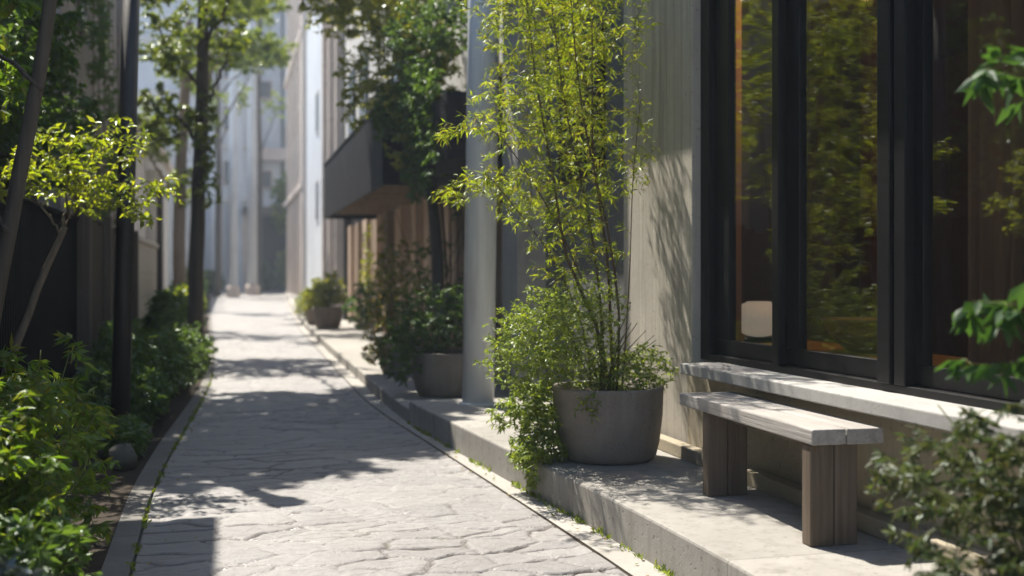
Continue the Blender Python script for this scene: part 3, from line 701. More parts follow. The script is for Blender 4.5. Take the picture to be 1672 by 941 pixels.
# ================================================================== CANOPY BUILDING beyond the cafe
cb = thing('canopy_house', 'white rendered house with dark metal canopy and tan timber wall beyond the column', 'building', (2.8, 18.0, .12))
box('upper_wall', M['white'], (2.8, 8.0, 10.3, 27.0, 3.45, 8.6), cb)
box('ground_wall', M['darkin'], (3.05, 8.0, 10.3, 27.0, .12, 3.45), cb)
cy = np.linspace(10.6, 26.7, 22)
rng = random.Random(4)
for i, y in enumerate(cy):
    w = rng.uniform(.16, .42)
    mt = M['pinkpanel'] if i % 3 else M['beam']
    box('timber_panel', mt, (2.80 + .06 * (i % 2), 3.04, y, y + w, .12, 2.4), cb)
cn = MB().box(1.80, 1.84, 13.1, 21.2, 2.3, 3.3).build('canopy', M['zinc'], cb)
cn2 = MB()
cn2.box(1.84, 2.799, 21.16, 21.2, 2.3, 3.3); cn2.box(1.84, 2.799, 13.1, 13.14, 2.3, 3.3); cn2.box(1.84, 2.799, 13.14, 21.16, 3.20, 3.24)
cn2.build('end_panel', M['zinc'], cn)
MB().box(1.785, 2.799, 13.085, 21.215, 3.301, 3.335).build('coping', M['zinc'], cn, 0.005)
for y in np.arange(13.6, 21.1, .95): MB().box(1.84, 2.799, y, y + .1, 2.34, 2.46).build('soffit_beam', M['beam'], cn)
MB().box(1.84, 2.799, 13.14, 21.16, 2.462, 2.48).build('soffit', M['postwood'], cn)
# darker canopy part toward the cafe
MB().box(2.0, 2.799, 10.15, 13.08, 2.32, 2.95).build('side_canopy', M['zinc'], cb)
for i, (y0, z0) in enumerate(((22.5, 4.4), (17.6, 4.4), (24.8, 4.4), (13, 4.6))):
    f = MB().box(2.76, 2.80, y0, y0 + 1.3, z0, z0 + 1.5).build('window', M['frame'], cb)
    MB().box(2.752, 2.759, y0 + .08, y0 + 1.22, z0 + .08, z0 + 1.42).build('pane', M['farpane'], f)
# mid building with piers
mb_ = thing('grey_house', 'pale grey house with thin piers between the canopy and the pink building', 'building', (2.9, 40, .12))
box('wall', M['oldwall'], (3.0, 9.0, 27.2, 34, .12, 12), mb_)
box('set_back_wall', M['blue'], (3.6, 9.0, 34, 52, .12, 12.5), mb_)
for y in (27.3, 29.4, 31.6, 33.6): box('pier', M['pink'] if y > 29 else M['polepaint'], (2.8, 3.02, y, y + .28, .12, 12.1), mb_)
for y, z in ((28.1, 3.2), (30.3, 3.2), (32.3, 3.2), (28.1, 6.4), (30.3, 6.4), (32.3, 6.4), (37, 3.4), (41, 3.4), (45, 3.4), (37, 7), (41, 7), (45, 7)):
    x = 3.0 if y < 34 else 3.6
    f = MB().box(x - .05, x, y, y + 1.0, z, z + 1.7).build('window', M['white'], mb_)
    MB().box(x - .06, x - .052, y + .1, y + .9, z + .1, z + 1.6).build('pane', M['farpane'], f)

pk = thing('pink_building', 'tall pale pink concrete building near the alley end, with slit windows', 'building', (3.9, 66, .12))
box('wall', M['pink'], (3.95, 12.0, 58, 76, .12, 21), pk)
box('corner_pier', M['pink'], (3.78, 3.96, 58, 59.2, .12, 21), pk)
for y in (60.6, 63.4, 66.4, 69.6, 72.8):
    f = MB().box(3.80, 3.955, y, y + .5, .12, 21).build('fin', M['pink'], pk)
    for z in (6.5, 10.6, 14.7, 18):
        g = MB().box(3.88, 3.954, y + .8, y + 2.2, z, z + 2.4).build('window', M['blue'], pk)
        MB().box(3.868, 3.879, y + .92, y + 2.08, z + .12, z + 2.28).build('pane', M['farpane'], g)
    MB().box(3.90, 3.953, y + .9, y + 2.0, .12, 4.6).build('doorway', M['darkin'], pk)
for z in (5.8, 13.8): box('cornice', M['pink'], (3.72, 3.94, 57.9, 76.1, z, z + .3), pk)

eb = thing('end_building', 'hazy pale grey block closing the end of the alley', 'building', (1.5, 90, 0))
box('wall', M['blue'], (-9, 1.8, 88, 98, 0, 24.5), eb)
box('wing', M['blue'], (1.8, 14, 91, 99, 6.4, 25), eb)
box('base_wall', M['pink'], (0.15, 1.78, 87.6, 88, 0, 6.6), eb)
box('entrance_recess', M['darkin'], (1.8, 9, 93, 95, 0, 6.39), eb)
box('entrance_canopy', M['postwood'], (1.2, 6.5, 86.5, 90.9, 6.0, 6.5), eb)
for x in (-3.2, -.9, .9): box('pilaster', M['blue'], (x - .28, x + .28, 87.35, 87.99, 0, 24.4), eb)
for z in (6.9, 11, 15, 19, 23): box('floor_band', M['white'], (-9, 1.7, 87.7, 87.98, z, z + .35), eb)
for z in (8.2, 12.4, 16.4, 20.4):
    f = MB().box(-.25, .55, 87.8, 88.0, z, z + 1.9).build('window', M['pink'], eb)
    MB().box(-.17, .47, 87.78, 87.799, z + .08, z + 1.82).build('pane', M['farpane'], f)
for x, z in ((3.0, 8.2), (3.0, 15.4), (5.2, 8.2), (5.2, 11.8)):
    f = MB().box(x - .6, x + .6, 90.75, 91.0, z, z + 1.5).build('window', M['pink'], eb)
    MB().box(x - .5, x + .5, 90.73, 90.749, z + .1, z + 1.4).build('pane', M['farpane'], f)
for x in (2.4, 4.3, 6.2): box('downpipe', M['greywall'], (x, x + .16, 90.8, 90.99, 6.6, 24.5), eb)
box('wing_balcony', M['pink'], (1.9, 6.4, 89.9, 90.99, 10.4, 11.4), eb)
# far grey poles before the end block
for x, y, r, lab in ((.35, 62, .24, 'slim hazy grey pole before the end block, nearer of the two'), (1.55, 70, .30, 'thicker hazy grey pole before the end block, farther of the two')):
    t = thing('utility_pole', lab, 'pole', (x - .0, y, 0), 0, 'grey poles at the alley end')
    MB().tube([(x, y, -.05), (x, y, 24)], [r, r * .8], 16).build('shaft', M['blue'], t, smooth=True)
    MB().lathe([(r * 1.5, 0), (r * 1.5, .5), (r, .7)], (x, y, 0), 16).build('footing', M['pink'], t)

# ================================================================== LEFT SIDE
# near timber house, with an added unseen panel that shades the road
nh = thing('timber_house', 'dark timber house behind the black slat fence on the left', 'building', (-2.2, 7.0, 0))
box('wall', M['boardwood'], (-6, -2.0, -1.0, 13.0, 0, 4.7), nh)
bl = box('added_shadow_panel', M['postwood'], (-1.62, -1.14, 6.3, 8.45, 4.45, 4.51), nh, .006)  # added out of view to cast the square-cornered shadow on the near road
for y in (6.4, 7.35, 8.3): MB().box(-2.0, -1.2, y, y + .05, 4.38, 4.448).build('bracket', M['postwood'], bl)

# concrete house with vines
ch = thing('vine_house', 'tall stained concrete house on the left with vines hanging on its wall', 'building', (-2.2, 18.5, 0))
box('wall', M['oldwall'], (-7, -2.0, 14.7, 22.6, 0, 6.7), ch)
box('corner_pier', M['oldwall'], (-1.995, -1.88, 21.9, 22.65, 0, 6.75), ch)
for y, z in ((16.2, 4.6), (19.2, 4.6)):
    f = MB().box(-2.0, -1.97, y, y + .9, z, z + 1.3).build('window', M['postwood'], ch)
    MB().box(-1.969, -1.962, y + .08, y + .82, z + .08, z + 1.22).build('pane', M['farpane'], f)
rng = np.random.default_rng(61)
vs = [[(-1.92, 17 + i * .9, 0.05), (-1.9, 17.2 + i * .8, 3), (-1.88, 17.1 + i * .7, 6.2)] for i in range(6)]
plant('wall_vine', 'dark vine climbing the stained concrete house on the left', 'vine', (-1.92, 18.5, 0), vs,
      [((-1.82, 17.5, 4.9), (.14, 1.8, 1.5), 150), ((-1.82, 20.0, 3.6), (.14, 1.6, 1.2), 130), ((-1.82, 18.6, 2.6), (.15, 2.6, .7), 100)],
      .09, .04, 8, M['leaf_dark'], M['stem'], 62, (.012, .006), twig_r=.005, droop=.4, rich=False)

# fences
t = thing('slat_fence', 'black vertical slat fence along the left planting bed', 'fence', (-1.42, 7, 0))
m = MB()
for y in np.arange(1.0, 11.3, .085): m.box(-1.42, -1.395, y, y + .06, .05, 1.74)
m.build('slats', M['slat'], t)
MB().box(-1.46, -1.421, 1.0, 11.3, .3, .36).box(-1.46, -1.421, 1.0, 11.3, 1.4, 1.46).build('rail', M['slat'], t)
MB().box(-1.47, -1.462, 1.0, 11.3, .05, 1.72).build('backing_board', M['slat'], t)
MB().box(-1.44, -1.37, 1.0, 11.3, 1.742, 1.775).build('cap_rail', M['slat'], t, .004)
t = thing('timber_post', 'thick weathered square timber post at the end of the black fence', 'post', (-1.36, 11.45, 0))
MB().box(-1.44, -1.28, 11.38, 11.54, -.05, 2.15).build('shaft', M['postwood'], t, .012)
MB().lathe([(.1, 0), (.1, .02), (.02, .06)], (-1.36, 11.46, 2.15), 4).build('cap', M['postwood'], t)
t = thing('board_fence', 'dark upright board fence between the timber post and the cream wall', 'fence', (-1.42, 14.5, 0))
rr = random.Random(8)
m = MB()
for y in np.arange(11.7, 18.3, .19): m.box(-1.42 + rr.uniform(-.012, .012), -1.385, y, y + .18, .04, 1.8 + rr.uniform(-.05, .05))
m.build('boards', M['boardwood'], t)
MB().box(-1.48, -1.435, 11.7, 18.3, 1.3, 1.38).build('rail', M['boardwood'], t)
for y in (13.6, 15.6, 17.6): MB().box(-1.384, -1.30, y, y + .1, -.05, 1.9).build('post', M['postwood'], t)
t = thing('block_wall', 'low cream block wall with a coping behind the left bushes', 'wall', (-1.5, 21, 0))
MB().box(-1.6, -1.4, 18.45, 24.0, -.05, 1.78).build('blocks', M['lowwall'], t)
MB().box(-1.64, -1.36, 18.42, 24.03, 1.782, 1.87).build('coping', M['lowwall'], t, .01)
t = thing('slim_post', 'thin dark post at the far end of the cream block wall', 'post', (-1.36, 24.3, 0))
MB().box(-1.42, -1.30, 24.2, 24.32, -.05, 3.0).build('shaft', M['polepaint'], t, .005)
MB().box(-1.44, -1.28, 24.18, 24.34, 3.0, 3.04).build('cap', M['polepaint'], t)
wh = thing('white_house', 'pale white house corner beyond the cream wall on the left', 'building', (-1.6, 30, 0))
box('wall', M['white'], (-7, -1.75, 25.6, 36, 0, 4.4), wh)
box('corner_pier', M['white'], (-1.749, -1.40, 26.0, 26.6, 0, 3.6), wh)
box('roof_slab', M['pink'], (-7, -1.6, 25.4, 36.2, 4.4, 4.6), wh)
lf = thing('terrace_block', 'hazy grey terrace block far down the left side of the alley', 'building', (-2.2, 58, 0))
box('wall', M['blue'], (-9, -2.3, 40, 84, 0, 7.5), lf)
for y in (42, 47, 52, 57, 62, 67, 72, 77): box('pier', M['blue'], (-2.3, -1.95, y, y + .6, 0, 7.8), lf)
for y in (44, 49, 54, 59, 64, 69):
    for z in (1.2, 4.4):
        f = MB().box(-2.3, -2.25, y, y + 1.6, z, z + 2).build('window', M['white'], lf)
        MB().box(-2.249, -2.24, y + .12, y + 1.48, z + .12, z + 1.88).build('pane', M['farpane'], f)

# black pole
t = thing('lamp_pole', 'thin black steel pole leaning slightly beside the left kerb', 'pole', (-.75, 8.44, 0), 0)
MB().tube([(-.75, 8.44, -.05), (-.75, 8.44, 1.1), (-.75, 8.44, 3.75)], [.068, .064, .060], 20).build('shaft', M['polepaint'], t, smooth=True)
MB().lathe([(.10, 0), (.10, .03), (.07, .06)], (-.75, 8.44, 0), 20).build('base_flange', M['polepaint'], t)
MB().lathe([(.06, 0), (.11, .05), (.11, .22), (.07, .28)], (-.75, 8.44, 3.75), 20).build('lamp_head', M['polepaint'], t, smooth=True)
t.rotation_euler = (0, R(1.4), 0)
# edging stones of the bed
rr = random.Random(12)
for i, y in enumerate((7.3, 8.3)):
    x = np.interp(y, YS, LX) - .135 - rr.uniform(.10, .13); r = rr.uniform(.07, .11)
    m = MB(); v = []; n = 10
    for a in range(7):
        ph = -math.pi / 2 + math.pi * a / 6
        for b in range(n):
            th = 2 * math.pi * b / n; k = r * (1 + .2 * math.sin(3 * th + a + i) * math.cos(ph) + rr.uniform(-.06, .06))
            v.append((x + k * .9 * math.cos(ph) * math.cos(th), y + k * 1.5 * math.cos(ph) * math.sin(th), .08 + k * .9 * math.sin(ph)))
    f = [(a * n + b, a * n + (b + 1) % n, (a + 1) * n + (b + 1) % n, (a + 1) * n + b) for a in range(6) for b in range(n)]
    o = m.add(v, f).build('edging_stone', M['stone'], smooth=True)
    tag(o, 'dark mossy edging stone between the left kerb and the bushes', 'stone', 'edging stones along the left bed')

# trees ----------------------------------------------------------
def tree(name, label, loc, trunk, r, limbs, blobs, leafmat, barkmat, L, W, per, seed, group=None, **kw):
    rng = np.random.default_rng(seed)
    t = thing(name, label, 'tree', loc, 0, group)
    tp = resample(trunk, 24)
    wob = np.cumsum(rng.normal(size=(len(tp), 3)) * r * .06, axis=0); wob[:, 2] = 0; wob -= wob[0]
    tp = tp + wob
    m = MB(); rad = np.linspace(r, r * .6, len(tp)); rad[0] *= 1.35; rad[1] *= 1.12
    m.tube(tp, rad, 14); m.build('trunk', barkmat, t, smooth=True)
    lm = MB(); st = [tp[len(tp) // 2:]]
    for l in limbs:
        q = resample(l, 14); q = q + rng.normal(size=q.shape) * .02; lm.tube(q, np.linspace(r * .28, r * .07, len(q)), 7); st.append(q)
    tw, lv = foliage(rng, st, blobs, L, W, per, **kw)
    if tw.n: lm.V += tw.V; lm.F += [tuple(i + lm.n for i in q) for q in tw.F]; lm.n += tw.n
    if lm.n: lm.build('limbs', barkmat, t, smooth=True)
    leaf_object('crown', leafmat, t, *lv, rich=False)
    return t

# tree at the left path edge (second dark trunk)
tree('street_tree', 'straight grey trunked tree standing at the left kerb beyond the black pole', (-.43, 17.3, 0),
     [(-.47, 17.3, -.1), (-.42, 17.3, 2), (-.36, 17.3, 4.2), (-.3, 17.2, 6.0)], .125,
     [[(-.38, 17.3, 4.0), (-.8, 17.2, 4.6), (-1.1, 17.0, 5.2)], [(-.35, 17.3, 4.6), (.2, 16.4, 5.6), (.5, 15, 6.2)], [(-.32, 17.2, 5.4), (-.4, 16, 6.2), (-.6, 14.4, 6.6)],
      [(-.3, 17.2, 5.8), (.6, 16, 6.6), (1.1, 14.6, 7.0)], [(-.42, 17.3, 3.2), (-.7, 17.3, 3.6), (-.9, 17.2, 3.7)], [(-.39, 17.3, 3.6), (-.1, 17.1, 4.2), (.05, 17, 4.7)]],
     [((-1.15, 13.2, 6.35), (1.3, 2.6, .6), 900, 1.15), ((.3, 14.7, 6.5), (1.0, 1.6, .6), 420, 1.15), ((-1.55, 11.3, 6.2), (.8, 1.1, .5), 330, 1.15), ((-.35, 12.3, 6.3), (.75, 1.1, .5), 380, 1.15), ((-1.0, 19.4, 6.3), (1.1, 1.1, .5), 200), ((-.9, 17.1, 4.8), (.6, .9, .75), 110, .62), ((-.1, 17.1, 4.9), (.5, .8, .6), 80, .62), ((-.95, 17.1, 3.6), (.5, .6, .55), 90, .62),
      ((-.3, 17.1, 3.4), (.3, .3, .7), 36, .6), ((-.2, 17.1, 2.6), (.25, .3, .4), 20, .6)],
     M['leaf_tree'], M['bark'], .14, .075, 15, 71, twig_r=.006, droop=.35, arch=.15)
# tree behind the column, over the canopy
tree('street_tree', 'yellow green tree spreading over the dark canopy on the right', (2.35, 12.3, .12),
     [(2.35, 12.3, .05), (2.33, 12.4, 1.4), (2.25, 12.6, 2.6), (2.1, 12.9, 3.6)], .075,
     [[(2.25, 12.6, 2.6), (1.9, 13.2, 3.3), (1.5, 14.2, 4.0)], [(2.15, 12.8, 3.3), (2.2, 13.6, 4.2), (2.1, 14.6, 5.0)], [(2.1, 12.9, 3.5), (1.7, 13.6, 4.4), (1.2, 14.8, 5.2)], [(2.3, 12.5, 2.2), (2.1, 12.4, 2.9), (1.9, 12.0, 3.6)]],
     [((1.9, 13.6, 4.6), (.7, 1.3, .8), 420), ((1.4, 14.4, 4.9), (.6, 1.4, .6), 250), ((2.15, 12.6, 3.7), (.5, .9, .8), 330), ((1.75, 13.8, 3.6), (.55, 1.0, .6), 130), ((2.1, 12.2, 2.8), (.46, .6, .6), 200), ((1.0, 15, 5.4), (.5, 1.2, .4), 110),
      ((2.0, 13.5, 5.8), (1.1, 1.6, .6), 160)],
     M['leaf_gold'], M['bark'], .072, .034, 13, 72, twig_r=.004, droop=.35, arch=.1, start=.1)
plant('canopy_vine', 'dense dark green creeper hanging over the near end of the dark canopy', 'vine', (2.3, 11.6, .12),
      [[(2.5, 11.5, .12), (2.45, 11.6, 1.8), (2.2, 11.6, 3.05), (1.9, 11.7, 3.2)], [(2.45, 12.4, .12), (2.4, 12.5, 2.0), (2.0, 12.6, 3.1), (1.75, 12.8, 3.3)], [(2.5, 10.6, .12), (2.4, 10.7, 2.0), (2.1, 10.7, 3.0)]],
      [((1.92, 11.7, 3.1), (.16, 1.5, .42), 300), ((1.80, 12.9, 3.15), (.14, .7, .40), 130), ((1.95, 11.4, 2.45), (.12, 1.1, .5), 170), ((2.1, 11.6, 3.8), (.45, 1.3, .5), 260)],
      .065, .032, 11, M['leaf_dark'], M['stem'], 78, (.016, .006), twig_r=.003, droop=.5, rich=False)
# leaning tree near left
tree('leaning_tree', 'slender dark trunk leaning right at the near left edge', (-1.06, 5.0, 0),
     [(-1.08, 5.0, -.05), (-1.0, 5.0, .7), (-.92, 5.0, 1.2), (-.82, 5.02, 1.8), (-.735, 5.05, 2.4), (-.62, 5.1, 3.6)], .040,
     [[(-.9, 5.0, 1.4), (-1.2, 5.6, 1.9), (-1.4, 6.2, 2.2)], [(-.8, 5.0, 2.0), (-1.1, 5.3, 2.4), (-1.3, 5.6, 2.7)], [(-.7, 5.05, 2.8), (-1.0, 5.1, 3.4), (-1.35, 5.1, 3.7)], [(-.62, 5.1, 3.5), (-.9, 4.6, 3.9), (-1.2, 4.2, 4.1)]],
     [((-1.35, 6.2, 2.25), (.38, .5, .3), 110), ((-1.25, 5.7, 2.6), (.35, .4, .3), 90), ((-1.5, 5.1, 3.8), (.4, .5, .3), 90), ((-1.2, 4.4, 4.0), (.6, .6, .3), 100)],
     M['leaf_fern'], M['bark'], .075, .036, 11, 73, twig_r=.003, droop=.3)
tree('garden_tree', 'dark leafy tree behind the black slat fence at the upper left', (-1.74, 9.6, 0),
     [(-1.74, 9.6, -.05), (-1.72, 9.6, 1.2), (-1.68, 9.7, 2.4), (-1.6, 9.8, 3.6)], .055,
     [[(-1.72, 9.6, 1.5), (-1.66, 8.9, 2.2), (-1.6, 8.3, 2.6)], [(-1.70, 9.6, 1.8), (-1.62, 10.4, 2.4), (-1.55, 11.2, 2.9)], [(-1.66, 9.7, 2.6), (-1.6, 9.2, 3.2), (-1.5, 8.8, 3.6)]],
     [((-1.55, 8.4, 2.6), (.32, .6, .6), 150), ((-1.5, 11.0, 2.7), (.36, .9, .7), 190), ((-1.5, 9.6, 3.4), (.4, 1.1, .5), 170), ((-1.55, 9.7, 2.4), (.3, .8, .5), 110)],
     M['leaf_dark'], M['bark'], .09, .042, 11, 79, twig_r=.003, droop=.35)
# sapling with fresh leaves
tree('sapling', 'young sapling with bright yellow green leaves before the black fence', (-1.35, 7.25, 0),
     [(-1.50, 7.25, -.05), (-1.34, 7.25, .5), (-1.14, 7.25, 1.1), (-.98, 7.25, 1.52)], .03,
     [[(-.98, 7.25, 1.52), (-.86, 7.25, 1.64), (-.6, 7.28, 1.70)], [(-.98, 7.25, 1.52), (-.9, 7.28, 1.78), (-.72, 7.3, 2.05)], [(-1.0, 7.25, 1.5), (-1.1, 7.25, 1.65), (-1.25, 7.2, 1.72)], [(-.95, 7.25, 1.6), (-.95, 7.2, 1.9), (-.95, 7.2, 2.1)]],
     [((-.98, 7.25, 1.90), (.32, .32, .26), 150), ((-.72, 7.25, 1.72), (.30, .28, .15), 85), ((-.66, 7.28, 2.05), (.22, .25, .18), 60), ((-1.27, 7.2, 1.78), (.2, .22, .18), 60), ((-.40, 7.28, 1.76), (.14, .16, .12), 26), ((-.5, 7.25, 1.58), (.12, .14, .06), 16)],
     M['leaf_fresh'], M['barkpale'], .056, .026, 9, 74, twig_r=.0025, droop=.3, start=.05, space=.022, arch=.2)
# trees further along the left
tree('street_tree', 'brown trunked tree beside the white house on the left', (-1.05, 26.5, 0),
     [(-1.05, 26.5, -.1), (-1.05, 26.5, 2.5), (-.95, 26.4, 5), (-.8, 26.2, 7)], .16,
     [[(-1.0, 26.4, 4.2), (-.4, 25.6, 5.6), (.3, 24.4, 6.8)], [(-.95, 26.3, 5), (-1.0, 27.4, 6.2), (-.6, 28.6, 7)], [(-.9, 26.3, 5.6), (.2, 26.6, 7), (1.0, 26.8, 7.6)], [(-1.05, 26.5, 3), (-1.5, 25.6, 3.6), (-1.7, 24.8, 4)]],
     [((.2, 24.6, 7.4), (1.0, 1.0, .6), 110), ((.4, 27.4, 8.0), (1.2, .8, .7), 120), ((-.9, 26, 6.2), (.8, 1.3, .9), 90), ((-1.4, 25, 4.3), (.5, 1.0, .7), 70), ((-.9, 26.4, 3.2), (.5, .8, .6), 40)],
     M['leaf_tree'], M['barkpale'], .15, .075, 12, 75, twigs=False, droop=.35)
tree('street_tree', 'farther leafy street tree on the left, hazy green crown', (-1.2, 40, 0),
     [(-1.2, 40, -.1), (-1.1, 40, 3), (-.9, 39.8, 6), (-.6, 39.6, 9)], .17,
     [[(-1.0, 40, 5), (.2, 38.6, 7), (1.0, 37, 8.2)], [(-.9, 39.8, 6), (0, 41, 8), (.9, 42, 9)], [(-.8, 39.7, 7), (-.2, 36, 8.4), (.3, 34, 9)]],
     [((.9, 36.6, 8.6), (1.4, .8, .6), 110), ((.8, 41.4, 9.4), (1.5, 1.0, .8), 130), ((.2, 33.6, 9.3), (1.2, .7, .5), 80), ((-.8, 39.6, 7), (.8, 1.5, 1.2), 60)],
     M['leaf_tree'], M['bark'], .22, .11, 12, 76, twigs=False, droop=.35)
tree('small_tree', 'small green tree before the dark entrance at the alley end', (4.4, 80, 0),
     [(4.4, 80, -.1), (4.4, 80, 3), (4.3, 80, 6)], .15, [[(4.4, 80, 3), (3.8, 80, 5), (3.4, 80, 7)], [(4.4, 80, 4), (4.8, 79.6, 6), (5, 79.4, 8)]],
     [((4.0, 80, 6.5), (1.0, 1.2, 2.2), 170), ((4.2, 80, 2), (.8, 1, 1.2), 60)], M['leaf_tree'], M['bark'], .32, .16, 10, 77, twigs=False)

for i, (x, y, h, lab) in enumerate(((-.55, 66, 17, 'slim bare trunked tree at the far left of the alley end'), (2.15, 78, 19, 'slim bare trunked tree near the dark entrance at the alley end'))):
    tree('slim_tree', lab, (x, y, 0), [(x, y, -.1), (x + .1, y, h * .4), (x - .05, y, h * .8), (x + .1, y, h)], .2,
         [[(x + .05, y, h * .5), (x + .9, y, h * .62), (x + 1.5, y, h * .7)], [(x, y, h * .66), (x - .9, y, h * .8), (x - 1.4, y, h * .86)], [(x, y, h * .75), (x + .5, y, h * .9), (x + .9, y, h)]],
         [((x + 1.1, y, h * .68), (1.0, 1.0, 1.0), 26), ((x - 1.0, y, h * .84), (.9, 1, 1.0), 26), ((x + .3, y, h), (1.1, 1.1, 1.2), 40)], M['leaf_tree'], M['bark'], .3, .14, 8, 170 + i, group='slim trees at the alley end', twigs=False)
# left bushes ------------------------------------------------------
def bush(name, label, c, r, h, n, L, W, per, lm, seed, group=None, z=0.012, rich=False, **kw):
    rng = np.random.default_rng(seed)
    return plant(name, label, 'plant', (c[0], c[1], z), radial_stems(rng, c, 12, h * .9, min(r[0], r[1]) * .8, z), [((c[0], c[1], z + h * .52), (r[0], r[1], h * .5), n)], L, W, per, lm, M['greenstem'], seed + 100,
                 (.006, .003), group=group, rich=rich, **kw)
bush('fern_bush', 'bright green leafy bush in the lower left foreground', (-.78, 4.25), (.42, .75, 0), .85, 620, .05, .019, 13, M['leaf_fern'], 81, rich=True, twig_r=.002, droop=.3, start=.1, spread=.75)
bush('fern_bush', 'tall bright fronds rising behind the foreground bush on the left', (-.85, 5.3), (.36, .4, 0), .98, 150, .075, .020, 14, M['leaf_fern'], 82, rich=True, twig_r=.002, droop=.35)
bush('fern_bush', 'low dark green bush in front of the bright one at the left edge', (-.62, 3.55), (.26, .4, 0), .50, 150, .05, .022, 12, M['leaf_dark'], 83, rich=True, twig_r=.002)
bush('blue_bush', 'blurred blue grey foliage in the bottom left corner', (-.62, 3.0), (.3, .36, 0), .50, 160, .05, .026, 11, M['leaf_blue'], 84, rich=True, twig_r=.002)
for i, (x, y, rx, ry, h) in enumerate(((-.92, 9.0, .30, .6, .52), (-.74, 10.2, .40, .8, .66), (-.60, 12.0, .46, .95, .68), (-.58, 14.2, .46, 1.1, .64), (-1.0, 11.6, .3, 1.5, .8), (-.66, 9.2, .22, .55, .50), (-.66, 7.75, .15, .3, .26))):
    bush('low_bush', ('small dark bush behind the black pole', 'glossy dark bush just past the black pole', 'broad green bush in the middle of the left bed', 'green bush nearest the straight grey trunk', 'bush against the dark board fence', 'small low bush spilling toward the kerb past the black pole', 'little green plant at the foot of the black pole')[i],
         (x, y), (rx, ry, 0), h, 420, .058, .028, 12, M['leaf_bed'], 86 + i, 'dark bushes along the left bed', twig_r=.002)
for i, (x, y, rx, ry, h) in enumerate(((-.85, 18.6, .42, 1.0, .95), (-.85, 21.5, .45, 1.4, 1.0), (-.9, 25, .4, 1.4, 1.0), (-1.1, 31, .5, 2, 1.1), (-1.3, 40, .6, 2.5, 1.3), (-1.6, 55, .7, 3, 1.8))):
    bush('path_shrub', ('leafy shrub just beyond the straight grey trunk', 'shrub before the cream block wall', 'shrub at the end of the cream block wall', 'shrub before the white house', 'rounded shrub far down the left edge', 'farthest rounded shrub on the left')[i],
         (x, y), (rx, ry, 0), h, 170, .10 + .003 * y, .045 + .0015 * y, 10, M['leaf_tree'] if i % 2 else M['leaf_dark'], 92 + i, 'shrubs farther along the left edge', twigs=False)
for i, (x, y, rx, ry, h) in enumerate(((2.6, 84.5, 1.0, .8, 2.2), (4.6, 83.5, 1.2, .9, 3.2), (-.9, 84, .7, .7, 1.6))):
    bush('end_bush', ('low dark green bush before the entrance at the alley end', 'tall green bush right of the entrance at the alley end', 'small bush at the foot of the hazy end block')[i],
         (x, y), (rx, ry, 0), h, 170, .32, .16, 9, M['leaf_tree'] if i == 1 else M['leaf_dark'], 210 + i, 'bushes at the alley end', twigs=False)
# vines on the timber wall under the canopy
rng = np.random.default_rng(120)
for i, (y, lm_, lab) in enumerate(((21.8, 'leaf_gold', 'pale climbing vine past the far end of the canopy'), (19.6, 'leaf_gold', 'light green vine on the tan timber wall'), (11.4, 'leaf_dark', 'dark vine hanging beside the column'), (12.6, 'leaf_dark', 'dark hanging vine between column and canopy'))):
    x = 2.72 if i < 2 else 2.6
    vs = [[(x, y + k * .25, .12), (x + .03, y + .1 + k * .2, 1.2), (x, y + k * .22, 2.3 if i < 2 else 3.2)] for k in range(3)]
    plant('climbing_vine', lab, 'vine', (x, y, .12), vs, [((x, y + .3, 1.2 if i < 2 else 2.6), (.14, .5, 1.1 if i < 2 else .9), 70)], .07, .035, 9, M[lm_], M['stem'], 121 + i, (.008, .004), group='vines on the right hand wall', twig_r=.003, droop=.5, rich=False)

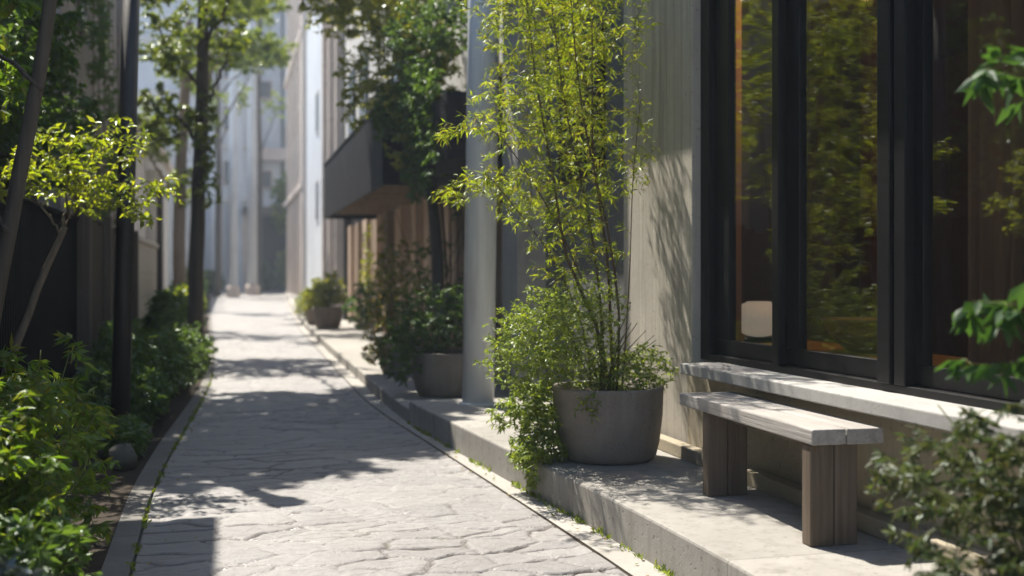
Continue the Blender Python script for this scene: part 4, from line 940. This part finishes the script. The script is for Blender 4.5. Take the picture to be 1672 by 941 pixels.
# ================================================================== RIGHT FOREGROUND
pot('dark pot at the near end of the step, under the blurred shrub', (2.02, 2.30), .2, .30, M['pot'], G, .85)
rng = np.random.default_rng(140)
plant('foreground_shrub', 'soft blurred green shrub at the lower right, nearest the camera', 'plant', (2.02, 2.30, .47), radial_stems(rng, (1.97, 2.32), 16, .4, .4, .46),
      [((1.92, 2.40, .66), (.33, .33, .24), 380), ((1.78, 2.28, .42), (.26, .24, .18), 130)], 0.036, .012, 14, M['leaf_shade'], M['greenstem'], 141, (.004, .002), twig_r=.0015, droop=.25)
plant('broadleaf_shrub', 'tall shrub with broad drooping leaves at the right edge of the photo', 'plant', (2.10, 2.35, .47),
      [[(2.08, 2.32, .46), (2.12, 2.36, .9), (2.02, 2.40, 1.12), (1.86, 2.38, 1.15)], [(2.1, 2.33, .46), (2.15, 2.38, 1.2), (2.06, 2.4, 1.66), (1.9, 2.4, 1.74)], [(2.1, 2.3, .46), (2.1, 2.3, .8), (2.05, 2.3, .95), (1.95, 2.3, .98)]],
      [((1.88, 2.40, 1.13), (.13, .10, .05), 9), ((1.90, 2.4, 1.0), (.12, .12, .05), 7), ((1.92, 2.42, 1.73), (.12, .12, .08), 9), ((2.16, 2.34, 1.05), (.10, .10, .35), 22), ((2.12, 2.36, 1.55), (.09, .1, .18), 10)],
      .075, .030, 8, M['leaf_front'], M['greenstem'], 143, (.006, .003), twig_r=.002, droop=.45, start=.3)

# ================================================================== weeds and fallen leaves in the joints
rng = np.random.default_rng(300)
def joint_weeds(name, xs, off, y0, y1, n, z, L):
    y = y0 + (y1 - y0) * rng.random(n // 12); y = np.repeat(y, 12) + rng.normal(size=(n // 12) * 12) * .035
    k = len(y); x = np.interp(y, YS, xs) + off + rng.normal(size=k) * .008
    P = np.stack([x, y, np.full(k, z)], 1)
    D = rng.normal(size=(k, 3)) * .6 + np.array((0, 0, 1.0))
    o = leaf_object(name, M['leaf_low'], None, P, D, rng.normal(size=(k, 3)), L * (.4 + rng.random(k)), L * .35 * (.5 + rng.random(k)), rich=False)
    return tag(o, kind='stuff')
joint_weeds('step_weeds', PX, -.012, 2.5, 9, 620, .002, .030)
joint_weeds('kerb_weeds', LX, -.008, 3.5, 14, 900, -.004, .028)
k = 150
y = 2.5 + 9 * rng.random(k); side = rng.random(k)
x = np.where(side < .5, np.interp(y, YS, PX) - .02 - .16 * rng.random(k) ** 2, np.interp(y, YS, LX) + .03 + .25 * rng.random(k) ** 2)
P = np.stack([x, y, np.full(k, .012)], 1); D = rng.normal(size=(k, 3)) * np.array((1, 1, .12))
tag(leaf_object('fallen_leaves', M['leaf_rust'], None, P, D, rng.normal(size=(k, 3)) * .2 + np.array((0, 0, 1.0)), .02 + .022 * rng.random(k), .010 + .008 * rng.random(k)), kind='stuff')

# ================================================================== AIR
def haze_material(d):
    t = NT("alley_haze")
    v = t.n("VolumePrincipled", {'Color': (0.72, 0.84, 1.0), 'Density': d, 'Anisotropy': 0.0})
    t.t.links.new(v.outputs[0], t.out.inputs['Volume'])
    return t.m
hz = box('haze', haze_material(0.0019), (-112, 112, -42, 172, -1.6, 32))
tag(hz, kind='stuff')
